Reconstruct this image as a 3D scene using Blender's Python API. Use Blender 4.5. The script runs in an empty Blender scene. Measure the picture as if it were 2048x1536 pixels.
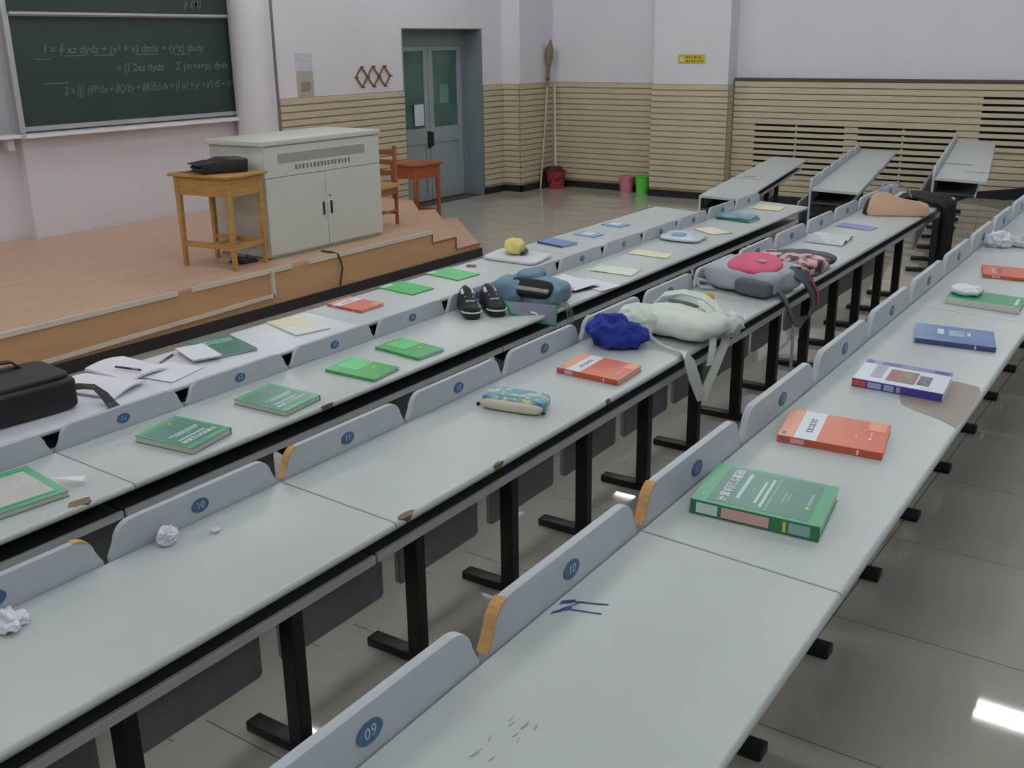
import bpy, bmesh, math, random
from mathutils import Vector, Matrix, noise

sc = bpy.context.scene
COL = sc.collection

# ------------------------------------------------------------------ camera, world, exposure
cam_d = bpy.data.cameras.new('camera')
cam_d.sensor_width = 36.0
cam_d.lens = 36.262
cam_d.clip_start = 0.02
cam = bpy.data.objects.new('camera', cam_d)
COL.objects.link(cam)
_r = Vector((0.5682, -0.8228, -0.0121)); _u = Vector((0.2659, 0.1695, 0.949)); _w = Vector((0.7788, 0.5425, -0.3148))
cam.matrix_world = Matrix(((_r.x, _u.x, -_w.x, 0), (_r.y, _u.y, -_w.y, 0), (_r.z, _u.z, -_w.z, 2.03), (0, 0, 0, 1)))
sc.camera = cam

wd = bpy.data.worlds.new('world')
sc.world = wd
wd.use_nodes = True
wd.node_tree.nodes['Background'].inputs[0].default_value = (0.6, 0.65, 0.7, 1)
wd.node_tree.nodes['Background'].inputs[1].default_value = 0.15
sc.view_settings.view_transform = 'Standard'
sc.view_settings.look = 'None'
sc.view_settings.gamma = 1.0
sc.view_settings.use_curve_mapping = False
sc.view_settings.exposure = 0.55
TUBE = 21.5          # radiance of the fluorescent tubes
CEIL = 3.9
try:
    sc.cycles.use_denoising = True
    sc.cycles.max_bounces = 7
    sc.cycles.diffuse_bounces = 4
    sc.cycles.sample_clamp_indirect = 4.0
    sc.cycles.caustics_reflective = False
    sc.cycles.caustics_refractive = False
except Exception:
    pass

# ------------------------------------------------------------------ helpers
def lin(c):
    c = c / 255.0
    return c / 12.92 if c <= 0.04045 else ((c + 0.055) / 1.055) ** 2.4

MATS = {}
def mat(name, rgb, rough=0.5, metal=0.0, var=0.06, scale=12.0, bump=0.0, bscale=60.0, spec=0.5,
        rgb2=None, emit=0.0, tex='noise', stretch=None, sheen=0.0, thresh=None, coat=0.0):
    """node material: two close colours mixed by a noise, optional fine bump"""
    if name in MATS:
        return MATS[name]
    m = bpy.data.materials.new(name)
    m.use_nodes = True
    nt = m.node_tree; N = nt.nodes; L = nt.links
    b = N['Principled BSDF']
    b.inputs['Roughness'].default_value = rough
    b.inputs['Metallic'].default_value = metal
    b.inputs['Specular IOR Level'].default_value = spec
    b.inputs['Coat Weight'].default_value = coat
    c1 = tuple(lin(x) for x in rgb)
    c2 = tuple(lin(x) for x in rgb2) if rgb2 else tuple(max(0.0, x * (1 - 2 * var)) for x in c1)
    tc = N.new('ShaderNodeTexCoord')
    src = tc.outputs['Object']
    if stretch:
        mp = N.new('ShaderNodeMapping'); mp.inputs['Scale'].default_value = stretch
        L.new(src, mp.inputs['Vector']); src = mp.outputs['Vector']
    if tex == 'voronoi':
        t = N.new('ShaderNodeTexVoronoi'); t.inputs['Scale'].default_value = scale
        fac = t.outputs['Distance']
    else:
        t = N.new('ShaderNodeTexNoise'); t.inputs['Scale'].default_value = scale
        t.inputs['Detail'].default_value = 4.0
        fac = t.outputs['Fac']
    L.new(src, t.inputs['Vector'])
    cr = N.new('ShaderNodeValToRGB')
    e = cr.color_ramp.elements
    lo, hi = thresh if thresh else (0.3, 0.7)
    e[0].position = lo; e[1].position = hi
    e[0].color = (*c1, 1); e[1].color = (*c2, 1)
    L.new(fac, cr.inputs['Fac'])
    L.new(cr.outputs['Color'], b.inputs['Base Color'])
    if bump > 0:
        t2 = N.new('ShaderNodeTexNoise'); t2.inputs['Scale'].default_value = bscale
        t2.inputs['Detail'].default_value = 3.0
        L.new(src, t2.inputs['Vector'])
        bp = N.new('ShaderNodeBump'); bp.inputs['Strength'].default_value = bump
        bp.inputs['Distance'].default_value = 0.01
        L.new(t2.outputs['Fac'], bp.inputs['Height'])
        L.new(bp.outputs['Normal'], b.inputs['Normal'])
    if emit > 0:
        b.inputs['Emission Color'].default_value = (*c1, 1)
        b.inputs['Emission Strength'].default_value = emit
    MATS[name] = m
    return m

def smooth(me, angle=0.7):
    for p in me.polygons:
        p.use_smooth = True
    try:
        me.set_sharp_from_angle(angle=angle)
    except Exception:
        pass
    return me

class MB:
    """collects simple solids, builds one mesh"""
    def __init__(self):
        self.v = []; self.f = []
    def add(self, vs, fs):
        o = len(self.v)
        self.v += [tuple(x) for x in vs]
        self.f += [tuple(i + o for i in f) for f in fs]
        return self
    def box(self, x0, y0, z0, x1, y1, z1, M=None):
        vs = [Vector(p) for p in ((x0,y0,z0),(x1,y0,z0),(x1,y1,z0),(x0,y1,z0),(x0,y0,z1),(x1,y0,z1),(x1,y1,z1),(x0,y1,z1))]
        if M is not None:
            vs = [M @ p for p in vs]
        return self.add(vs, [(0,3,2,1),(4,5,6,7),(0,1,5,4),(1,2,6,5),(2,3,7,6),(3,0,4,7)])
    def cbox(self, c, s, M=None):
        return self.box(c[0]-s[0]/2, c[1]-s[1]/2, c[2]-s[2]/2, c[0]+s[0]/2, c[1]+s[1]/2, c[2]+s[2]/2, M)
    def prism(self, pts, d0, d1, axis='z', M=None):
        """polygon pts extruded along an axis; pts are the two other coordinates in x,y,z order"""
        def mk(p, d):
            if axis == 'z': return Vector((p[0], p[1], d))
            if axis == 'y': return Vector((p[0], d, p[1]))
            return Vector((d, p[0], p[1]))
        n = len(pts)
        vs = [mk(p, d0) for p in pts] + [mk(p, d1) for p in pts]
        if M is not None:
            vs = [M @ p for p in vs]
        fs = [tuple(range(n - 1, -1, -1)), tuple(range(n, 2 * n))]
        fs += [(i, (i + 1) % n, (i + 1) % n + n, i + n) for i in range(n)]
        return self.add(vs, fs)
    def tube(self, pts, r, seg=8, caps=True):
        pts = [Vector(p) for p in pts]
        rs = r if isinstance(r, (list, tuple)) else [r] * len(pts)
        o = len(self.v); vs = []
        prev = None
        for i, p in enumerate(pts):
            d = (pts[min(i + 1, len(pts) - 1)] - pts[max(i - 1, 0)]).normalized()
            a = prev if prev is not None else (Vector((0, 0, 1)) if abs(d.z) < 0.9 else Vector((1, 0, 0)))
            x = (a - d * a.dot(d)).normalized(); prev = x
            y = d.cross(x)
            for k in range(seg):
                t = 2 * math.pi * k / seg
                vs.append(p + (x * math.cos(t) + y * math.sin(t)) * rs[i])
        fs = []
        for i in range(len(pts) - 1):
            for k in range(seg):
                k2 = (k + 1) % seg
                fs.append((i*seg+k, i*seg+k2, (i+1)*seg+k2, (i+1)*seg+k))
        if caps:
            fs.append(tuple(range(seg - 1, -1, -1)))
            fs.append(tuple(range((len(pts)-1)*seg, len(pts)*seg)))
        return self.add(vs, fs)
    def lathe(self, prof, seg=24, M=None):
        vs = []; fs = []; n = len(prof)
        for k in range(seg):
            t = 2 * math.pi * k / seg
            for r, z in prof:
                p = Vector((r * math.cos(t), r * math.sin(t), z))
                vs.append(M @ p if M is not None else p)
        for k in range(seg):
            k2 = (k + 1) % seg
            for i in range(n - 1):
                fs.append((k*n+i, k2*n+i, k2*n+i+1, k*n+i+1))
        return self.add(vs, fs)
    def ribbon(self, pts, wid, th=0.003):
        """strap: pts list, wid list of width vectors (or one)"""
        pts = [Vector(p) for p in pts]
        ws = [Vector(w) for w in wid] if isinstance(wid[0], (list, tuple, Vector)) else [Vector(wid)] * len(pts)
        vs = []
        for i, p in enumerate(pts):
            d = (pts[min(i+1, len(pts)-1)] - pts[max(i-1, 0)]).normalized()
            w = ws[i]
            n = d.cross(w)
            n = n.normalized() * th if n.length > 1e-9 else Vector((0, 0, th))
            vs += [p - w/2 - n/2, p + w/2 - n/2, p + w/2 + n/2, p - w/2 + n/2]
        fs = [(3, 2, 1, 0)]
        for i in range(len(pts) - 1):
            for k in range(4):
                k2 = (k + 1) % 4
                fs.append((i*4+k, i*4+k2, i*4+4+k2, i*4+4+k))
        m = (len(pts) - 1) * 4
        fs.append((m, m+1, m+2, m+3))
        return self.add(vs, fs)
    def mesh(self, name, bevel=0.0, seg=2, sm=False):
        me = bpy.data.meshes.new(name)
        me.from_pydata([tuple(v) for v in self.v], [], self.f)
        bm = bmesh.new(); bm.from_mesh(me)
        bmesh.ops.recalc_face_normals(bm, faces=bm.faces)
        if bevel > 0:
            es = [e for e in bm.edges if len(e.link_faces) == 2 and e.calc_face_angle(0) > 0.5]
            bmesh.ops.bevel(bm, geom=es, offset=bevel, segments=seg, affect='EDGES', profile=0.5, clamp_overlap=True)
        bm.to_mesh(me); bm.free()
        if sm or bevel > 0:
            smooth(me)
        return me

def obj(name, me, m, parent=None, M=None):
    if isinstance(me, MB):
        me = me.mesh(name)
    o = bpy.data.objects.new(name, me)
    COL.objects.link(o)
    if m is not None:
        if isinstance(me, bpy.types.Mesh) and len(me.materials) == 0:
            me.materials.append(m)
        elif me.materials[0] is not m:
            o.material_slots[0].link = 'OBJECT'; o.material_slots[0].material = m
    if parent is not None:
        o.parent = parent
    if M is not None:
        o.matrix_local = M if parent is not None else M
    return o

def thing(name, label, cat, M=None, group=None):
    o = bpy.data.objects.new(name, None)
    o.empty_display_size = 0.05
    COL.objects.link(o)
    o['label'] = label; o['category'] = cat
    if group: o['group'] = group
    if M is not None: o.matrix_world = M
    return o

def tag(o, label, cat, group=None):
    o['label'] = label; o['category'] = cat
    if group: o['group'] = group
    return o

def struct(name, me, m, M=None, label=None):
    o = obj(name, me, m, None, M)
    o['kind'] = 'structure'
    if label: o['label'] = label
    return o

T = Matrix.Translation
def RZ(d): return Matrix.Rotation(math.radians(d), 4, 'Z')
def RX(d): return Matrix.Rotation(math.radians(d), 4, 'X')
def RY(d): return Matrix.Rotation(math.radians(d), 4, 'Y')

_txt = {}
def text_mesh(body, size, bold=0.0, shear=0.0):
    """flat lettering centred on the origin in the XY plane"""
    k = (body, size, bold, shear)
    if k in _txt: return _txt[k]
    c = bpy.data.curves.new('lettering', 'FONT')
    c.body = body; c.size = size; c.align_x = 'CENTER'; c.align_y = 'CENTER'
    c.offset = bold; c.shear = shear; c.resolution_u = 2; c.extrude = 0.0002
    o = bpy.data.objects.new('lettering', c); COL.objects.link(o)
    dg = bpy.context.evaluated_depsgraph_get()
    me = bpy.data.meshes.new_from_object(o.evaluated_get(dg))
    bpy.data.objects.remove(o); bpy.data.curves.remove(c)
    _txt[k] = me
    return me

def superell(dx, dy, dz, e1=0.6, e2=0.5, nu=40, nv=24, amp=0.0, freq=8.0, seed=0, flat=True, ridge=False):
    """soft cushion-like solid sitting on z=0"""
    vs = []; fs = []
    sg = lambda a, e: math.copysign(abs(a) ** e, a)
    for j in range(nv + 1):
        ph = -math.pi/2 + math.pi * j / nv
        for i in range(nu):
            th = 2 * math.pi * i / nu
            p = Vector((dx/2 * sg(math.cos(ph), e1) * sg(math.cos(th), e2),
                        dy/2 * sg(math.cos(ph), e1) * sg(math.sin(th), e2),
                        dz/2 * sg(math.sin(ph), e1)))
            if amp:
                q = p * freq + Vector((seed * 7.3, seed * 3.1, seed))
                nz = noise.noise(q) + 0.5 * noise.noise(q * 2.1)
                if ridge: nz = 0.7 - 2.0 * abs(noise.noise(q)) - 0.9 * abs(noise.noise(q * 2.0))
                d = p.normalized() if p.length > 1e-6 else Vector((0, 0, 1))
                p = p + d * nz * amp
            p.z += dz/2
            if flat and p.z < 0.0005: p.z = 0.0005
            vs.append(p)
    for j in range(nv):
        for i in range(nu):
            i2 = (i + 1) % nu
            fs.append((j*nu+i, j*nu+i2, (j+1)*nu+i2, (j+1)*nu+i))
    me = bpy.data.meshes.new('soft'); me.from_pydata([tuple(v) for v in vs], [], fs)
    bm = bmesh.new(); bm.from_mesh(me)
    bmesh.ops.remove_doubles(bm, verts=bm.verts, dist=1e-6)
    bmesh.ops.recalc_face_normals(bm, faces=bm.faces)
    bm.to_mesh(me); bm.free()
    return smooth(me, 1.2)

def sheet_mesh(w, l, th=0.0012, amp=0.004, seed=0, n=10, curl=None):
    """thin paper with a slight wave"""
    vs = []
    for s in (1, 0):
        for j in range(n + 1):
            for i in range(n + 1):
                x = -w/2 + w*i/n; y = -l/2 + l*j/n
                z = 0.0005 + amp * (0.5 + 0.5*noise.noise(Vector((x*9+seed, y*9, seed*1.7)))) if amp else 0.0005
                if curl: z += curl(x / w + 0.5, y / l + 0.5)
                vs.append((x, y, z + th * s))
    fs = []; m = (n + 1) ** 2
    for j in range(n):
        for i in range(n):
            a = j*(n+1)+i
            fs.append((a, a+1, a+n+2, a+n+1))
            fs.append((m+a, m+a+n+1, m+a+n+2, m+a+1))
    for i in range(n):
        for a, b in ((i, i+1), (n*(n+1)+i+1, n*(n+1)+i)):
            fs.append((b, a, m+a, m+b))
        a, b = (i+1)*(n+1), i*(n+1); fs.append((b, a, m+a, m+b))
        a, b = i*(n+1)+n, (i+1)*(n+1)+n; fs.append((b, a, m+a, m+b))
    me = bpy.data.meshes.new('sheet'); me.from_pydata(vs, [], fs)
    bm = bmesh.new(); bm.from_mesh(me); bmesh.ops.recalc_face_normals(bm, faces=bm.faces); bm.to_mesh(me); bm.free()
    return smooth(me, 0.9)

# ------------------------------------------------------------------ materials
M_WALL = mat('white_plaster', (226, 224, 230), 0.85, var=0.02, scale=1.5, bump=0.05, bscale=40)
M_CEIL = mat('ceiling_paint', (232, 232, 232), 0.9, var=0.02)
M_BOARD = mat('beige_wall_board', (202, 190, 164), 0.45, var=0.05, scale=2.5, stretch=(1, 1, 5))
M_GROOVE = mat('board_groove', (164, 148, 120), 0.8, var=0.08)
M_TRIM = mat('dark_trim', (74, 62, 58), 0.5)
M_VENT = mat('vent_shadow', (16, 13, 12), 0.9)
M_BASE = mat('black_baseboard', (34, 32, 36), 0.4, var=0.1)
M_TILE = mat('polished_floor_tile', (194, 188, 176), 0.04, var=0.07, scale=3.0, spec=0.65)
M_GROUT = mat('tile_grout', (84, 78, 72), 0.8)
M_STAGE = mat('stage_wood', (214, 176, 148), 0.38, var=0.07, scale=3.0, stretch=(0.6, 5, 5))
M_RISER = mat('stage_riser_wood', (196, 154, 112), 0.45, var=0.07, scale=3.0, stretch=(0.6, 5, 5))
M_DUCT = mat('pale_duct', (214, 204, 192), 0.5, var=0.03)
M_TOP = mat('grey_laminate', (194, 200, 199), 0.36, var=0.03, scale=6.0, spec=0.45)
M_TOP_SHEEN = mat('grey_laminate_sheen', (219, 222, 230), 0.33, var=0.02, scale=6.0)  # brighter copy of the desk laminate, glossy reflection put into the colour
M_BACK = mat('grey_seat_back', (182, 189, 196), 0.42, var=0.04, scale=8.0)
M_SHELF = mat('shelf_grey', (66, 66, 70), 0.6, var=0.08)
M_LIP = mat('shelf_lip', (214, 218, 220), 0.5, var=0.06)
M_SEAT = mat('seat_board_grey', (132, 134, 138), 0.5, var=0.06)
M_LEG = mat('black_steel', (20, 19, 21), 0.45, var=0.1)
M_PLATE = mat('blue_number_plate', (66, 98, 134), 0.4, var=0.05)
M_DIGIT = mat('pale_digit', (176, 196, 214), 0.5, var=0.02)
M_WORN = mat('bare_board_edge', (206, 160, 98), 0.7, var=0.12, scale=60)
M_CHIP = mat('chipped_board', (128, 108, 84), 0.85, var=0.15, scale=50)
M_STAIN = mat('tea_stain', (158, 146, 134), 0.3, var=0.06, scale=14)
M_INK = mat('blue_ink', (52, 58, 120), 0.6)
M_DOOR = mat('grey_door_paint', (152, 164, 168), 0.5, var=0.05, scale=4)
M_DOORD = mat('dark_door_frame', (124, 134, 138), 0.5, var=0.05, scale=4)
M_CONS = mat('console_steel', (208, 212, 202), 0.42, var=0.02, scale=4)
M_GRILLE = mat('console_grille', (156, 160, 152), 0.6, var=0.04)
M_DARK = mat('black_plastic', (26, 26, 28), 0.4)
M_TEXT = mat('grey_lettering', (78, 82, 78), 0.6)
M_OAK = mat('yellow_oak', (190, 146, 82), 0.4, var=0.14, scale=6, stretch=(1, 1, 8))
M_OAKD = mat('chair_wood', (160, 100, 52), 0.4, var=0.14, scale=6, stretch=(1, 1, 8))
M_RED = mat('red_brown_wood', (164, 84, 46), 0.4, var=0.12, scale=6, stretch=(1, 1, 8))
M_CHALK = mat('green_chalkboard', (40, 60, 56), 0.6, var=0.12, scale=2.0)
M_CHALKW = mat('chalk_line', (108, 130, 124), 0.9, var=0.15, scale=40)
M_ALU = mat('aluminium_frame', (190, 190, 194), 0.35, metal=0.3, var=0.03)
M_PAPER = mat('white_paper', (236, 236, 244), 0.7, var=0.02, scale=10)
M_PAGES = mat('book_pages', (218, 212, 202), 0.8, var=0.06, scale=30, stretch=(1, 1, 40))

# ------------------------------------------------------------------ room shell
EDGES = [(3.13, 0.0, 0.099), (2.11, 0.099, 0.241), (1.06, 0.241, 0.423), (-0.10, 0.423, 0.60), (-1.2, 0.60, 0.79), (-2.3, 0.79, 0.99)]
def fz(y):
    """floor level of the terraces (steps go up towards the back)"""
    z = 0.0
    for e, lo, hi in EDGES:
        if y < e: z = hi
    return z
def fslope(y):
    ys = [-4.1, -2.3, -1.2, -0.1, 1.06, 2.11, 3.13, 3.9, 12.0]
    zs = [1.10, 0.99, 0.79, 0.60, 0.423, 0.26, 0.12, 0.0, 0.0]
    for a, b, za, zb in zip(ys[:-1], ys[1:], zs[:-1], zs[1:]):
        if y <= b: return za + (zb - za) * (y - a) / (b - a)
    return 0.0
def bend(x, y):
    """the terraces turn with the far block of desks beyond the aisle"""
    f = 1.0 if y <= 3.13 else max(0.0, 1.0 - (y - 3.13) / 3.0)
    return y + f * 0.175 * max(0.0, x - 8.0)

X0, X1, Y0, Y1 = -3.6, 13.1, -4.1, 8.62
floor = struct('floor', MB().prism([(X0 - 0.2, Y0), (X1 + 0.2, Y0), (X1 + 0.2, 9.4), (X0 - 0.2, 9.4)], -0.25, -0.0035, 'z'), M_GROUT, label='polished grey tiled floor rising in broad steps towards the back')
for e, lo, hi in EDGES:
    obj('terrace', MB().prism([(X0 - 0.2, Y0), (X1, Y0), (X1, bend(X1, e)), (8.0, e), (X0 - 0.2, e)], lo - 0.0035, hi - 0.0035, 'z'), M_GROUT, floor)
TS = 0.6; JT = 0.0035
rows_y = [(8.49, 8.62), (7.89, 8.49), (7.29, 7.89), (6.69, 7.29), (6.09, 6.69), (5.49, 6.09), (4.89, 5.49), (4.29, 4.89), (3.69, 4.29), (3.13, 3.69),
          (2.51, 3.13), (2.11, 2.51), (1.51, 2.11), (1.06, 1.51), (0.75, 1.06), (0.15, 0.75), (-0.10, 0.15)]
for ya, yb in rows_y:
    z = fz((ya + yb) / 2)
    for i in range(22):
        xa = 0.31 + TS * i; xb = min(xa + TS, X1)
        if xb - xa < 0.1: continue
        if ya >= 6.0 and xb < 8.3: continue             # under the stage
        if yb < 0.2 and xa > 7.5: continue
        q = [(xa + JT/2, ya + JT/2), (xb - JT/2, ya + JT/2), (xb - JT/2, yb - JT/2), (xa + JT/2, yb - JT/2)]
        obj('tile', MB().prism([(x - xa, bend(x, y)) for x, y in q], z - 0.0034, z, 'z'), M_TILE, floor, T((xa, 0, 0)))

struct('ceiling', MB().box(X0 - 0.2, Y0 - 0.2, CEIL, X1 + 0.2, 9.4, CEIL + 0.1), M_CEIL)
struct('wall_left', MB().box(X0 - 0.2, Y0 - 0.2, -0.25, X0, 9.4, CEIL), M_WALL)
struct('wall_back', MB().box(X0, Y0 - 0.2, -0.25, X1, Y0, CEIL), M_WALL)

# front wall: chalkboard bay (set back), plain wall with door recess, corner pilaster
DL, DR, DT, DY = 10.12, 11.76, 2.205, 8.95
fw = MB()
fw.box(X0, 9.07, 0, 5.255, 9.4, CEIL)
fw.box(5.255, 8.95, 0, 7.9, 9.4, CEIL)
fw.box(7.9, 8.62, 0, DL, 9.4, CEIL)
fw.box(DL, 8.62, DT, DR, 9.4, CEIL)
fw.box(DR, 8.62, 0, X1 + 0.2, 9.4, CEIL)
wall_front = struct('wall_front', fw, M_WALL, label='white front wall with beige boarding and a set-back chalkboard bay')
pl = MB().box(12.25, 8.33, 0, X1, 8.62, CEIL)
struct('wall_front_pilaster', pl, M_WALL)
cm = MB().lathe([(0.2, 0.0), (0.2, CEIL)], 28, T((7.83, 8.76, 0)))
struct('wall_front_column', cm.mesh('column', sm=True), M_WALL, label='round white column beside the chalkboard')
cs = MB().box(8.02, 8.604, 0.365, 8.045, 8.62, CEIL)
struct('trim_1', cs, mat('dark_edge_trim', (120, 112, 120), 0.6))  # dark vertical line along the edge of the round column

# right wall
wall_right = struct('wall_right', MB().box(X1, Y0, -0.25, X1 + 0.2, 9.4, CEIL), M_WALL, label='white side wall with beige horizontal boarding and heater louvres')
struct('wall_right_column', MB().box(12.83, 5.52, 0, X1, 6.58, CEIL), M_WALL, label='square white pillar on the side wall')

PITCH = 0.0756
def boards_x(parent, xa, xb, yface, ztop, zbot=0.09, depth=0.022):
    """boards on a wall facing -y"""
    mb = MB().box(xa, yface - depth*0.45, zbot, xb, yface, ztop)
    obj('board_backing', mb, M_GROOVE, parent)
    z = ztop
    me = MB().box(0, -depth, -PITCH + 0.007, xb - xa, 0, -0.008).mesh('board', bevel=0.003, seg=1)
    while z - PITCH > zbot - 0.05:
        obj('board', me, M_BOARD, parent, T((xa, yface, z)))
        z -= PITCH
def boards_y(parent, ya, yb, xface, ztop, zbot=0.09, depth=0.022):
    mb = MB().box(xface - depth*0.45, ya, zbot, xface, yb, ztop)
    obj('board_backing', mb, M_GROOVE, parent)
    z = ztop
    me = MB().box(-depth, 0, -PITCH + 0.007, 0, yb - ya, -0.008).mesh('board', bevel=0.003, seg=1)
    while z - PITCH > zbot - 0.05:
        obj('board', me, M_BOARD, parent, T((xface, ya, z)))
        z -= PITCH
ZT = 1.475
boards_x(wall_front, 8.05, 9.3, 8.62, ZT, 0.4)
boards_x(wall_front, 9.3, DL - 0.01, 8.62, ZT)
boards_x(wall_front, DR + 0.01, 12.25, 8.62, ZT)
boards_x(bpy.data.objects['wall_front_pilaster'], 12.228, X1 - 0.03, 8.33, ZT)
boards_y(bpy.data.objects['wall_front_pilaster'], 8.31, 8.6, 12.25, ZT)
boards_y(wall_right, 6.6, 8.3, X1, ZT)
boards_y(bpy.data.objects['wall_right_column'], 5.50, 6.59, 12.83, ZT)
obj('board_backing', MB().box(12.83, 5.505, 0.09, X1 - 0.05, 5.52, ZT), M_GROOVE, bpy.data.objects['wall_right_column'])
me = MB().box(0, -0.02, -PITCH + 0.005, 0.25, 0, -0.004).mesh('board')
z = ZT
while z > 0.1:
    obj('board', me, M_BOARD, bpy.data.objects['wall_right_column'], T((12.81, 5.52, z)))
    z -= PITCH
# louvred heater casing along the sloping part
XF = 13.0
casing = struct('wall_right_casing', MB().box(XF + 0.03, Y0, -0.2, X1, 5.49, 1.54), M_VENT, label='beige louvred heater casing along the side wall')
obj('casing_trim', MB().box(XF - 0.03, Y0, 1.53, X1, 5.49, 1.556), M_TRIM, casing)
zones = [(2.74, 5.19, 0.994, 9, (3.87, 4.03), (4.64, 3.33)), (-0.3, 2.49, 1.401, 9, None, (1.1,))]
def slot_at(i_z, y):
    for (a, b, zt, n, gap, divs) in zones:
        if a <= y <= b:
            k = round((zt - i_z) / PITCH)
            if 0 <= k < n and not (gap and gap[0] <= y <= gap[1]) and not any(abs(y - d) < 0.012 for d in divs):
                return True
    return False
cuts = [Y0, -0.3, 1.088, 1.112, 2.49, 2.74, 3.318, 3.342, 3.87, 4.03, 4.628, 4.652, 5.19, 5.49]
obj('groove_backing', MB().box(XF + 0.012, 5.19, 0, XF + 0.03, 5.49, 1.53), M_GROOVE, casing)
obj('groove_backing', MB().box(XF + 0.012, 2.74, 1.01, XF + 0.03, 5.19, 1.53), M_GROOVE, casing)
obj('groove_backing', MB().box(XF + 0.012, 2.49, 0, XF + 0.03, 2.74, 1.53), M_GROOVE, casing)
obj('groove_backing', MB().box(XF + 0.012, Y0, 1.42, XF + 0.03, 2.49, 1.53), M_GROOVE, casing)
obj('groove_backing', MB().box(XF + 0.012, Y0, 0, XF + 0.03, 2.49, 0.78), M_GROOVE, casing)
obj('groove_backing', MB().box(XF + 0.012, 2.74, 0, XF + 0.03, 5.19, 0.37), M_GROOVE, casing)
kz = 7
for k in range(-7, 13):
    zt = 0.994 - PITCH * k          # groove line at the top of this board
    if zt > 1.53: continue
    zb = zt - PITCH
    # merge neighbouring pieces with the same state
    runs = []
    for a, b in zip(cuts[:-1], cuts[1:]):
        s = slot_at(zt, (a + b)/2)
        if runs and runs[-1][2] == s: runs[-1][1] = b
        else: runs.append([a, b, s])
    for a, b, s in runs:
        top = zt - (0.026 if s else 0.010)
        mb = MB().box(XF - 0.012, a, zb + 0.002, XF + 0.012, b, top)
        obj('louvre_board', mb, M_BOARD, casing)
top_b = MB().box(XF - 0.012, Y0, 0.994 + 7*PITCH + 0.002, XF + 0.012, 5.49, 1.53)
obj('louvre_board', top_b, M_BOARD, casing)

# baseboards
def bb(name, mb): struct(name, mb, M_BASE)
bb('baseboard_front', MB().box(DR + 0.01, 8.59, 0, 12.25, 8.62, 0.09).box(12.225, 8.3, 0, X1, 8.33, 0.09).box(12.225, 8.3, 0, 12.25, 8.6, 0.09).box(8.9, 8.59, 0, DL, 8.62, 0.09))
mb = MB().box(X1 - 0.03, 6.58, 0, X1, 8.3, 0.09).box(12.8, 5.49, 0, 12.83, 6.6, 0.09)
yk = [5.5, 3.9, 3.1, 2.3, 1.5, 0.7, -0.1, -0.9, -1.7]
for a, b in zip(yk[:-1], yk[1:]):
    mb.add([(XF-0.03, a, fslope(a)-0.02), (XF-0.012, a, fslope(a)-0.02), (XF-0.012, b, fslope(b)-0.02), (XF-0.03, b, fslope(b)-0.02),
            (XF-0.03, a, fslope(a)+0.1), (XF-0.012, a, fslope(a)+0.1), (XF-0.012, b, fslope(b)+0.1), (XF-0.03, b, fslope(b)+0.1)],
           [(0,3,2,1),(4,5,6,7),(0,1,5,4),(1,2,6,5),(2,3,7,6),(3,0,4,7)])
bb('baseboard_right', mb)

# ------------------------------------------------------------------ door
door = struct('door_1', MB().box(DL, 8.62, DT - 0.012, DR, DY, DT).box(DL, 8.61, 0, DL + 0.012, DY, DT).box(DR - 0.012, 8.61, 0, DR, DY, DT), M_DOORD,
              label='grey double door with glazed upper panels set back in the front wall')
obj('transom', MB().box(DL, DY - 0.06, 1.99, DR, DY, DT), M_DOORD, door)
obj('door_frame', MB().box(DL, DY - 0.07, 0, DL + 0.07, DY, 2.0).box(DR - 0.09, DY - 0.07, 0, DR - 0.012, DY, 2.0), M_DOORD, door)
M_GLASS = mat('green_door_glass', (84, 118, 108), 0.15, var=0.2, scale=3)
def leaf(xa, xb, hinge):
    yf = DY - 0.05
    st = 0.09
    lf = MB()
    lf.box(xa, yf, 0.01, xa + st, DY, 1.99).box(xb - st, yf, 0.01, xb, DY, 1.99)
    lf.box(xa + st, yf, 0.01, xb - st, DY, 0.12).box(xa + st, yf, 0.76, xb - st, DY, 0.96).box(xa + st, yf, 1.93, xb - st, DY, 1.99)
    o = obj('door_leaf', lf.mesh('door_leaf', bevel=0.004, seg=1), M_DOOR, door)
    obj('lower_panel', MB().box(xa + st, yf + 0.018, 0.12, xb - st, DY, 0.76), M_DOOR, o)
    obj('glass_pane', MB().box(xa + st, yf + 0.02, 0.96, xb - st, DY - 0.01, 1.93), M_GLASS, o)
    return o
l1 = leaf(DL + 0.07, 10.955, -1)
l2 = leaf(10.965, DR - 0.09, 1)
hm = MB().box(10.895, DY - 0.075, 0.70, 10.945, DY - 0.05, 0.92).tube([(10.92, DY - 0.08, 0.78), (10.92, DY - 0.12, 0.78), (10.83, DY - 0.12, 0.775)], 0.011, 8)
obj('door_handle', hm, M_DARK, l1)
obj('lock_plate', MB().box(10.975, DY - 0.06, 0.72, 11.02, DY - 0.05, 0.9), M_DARK, l2)
obj('notice', MB().box(10.64, DY - 0.056, 1.0, 10.83, DY - 0.0525, 1.27), mat('notice_paper', (214, 222, 230), 0.7), l1)
obj('window_notice', MB().box(11.20, DY - 0.034, 1.26, 11.39, DY - 0.0305, 1.5), mat('pale_green_notice', (108, 148, 134), 0.5), l2)

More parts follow.
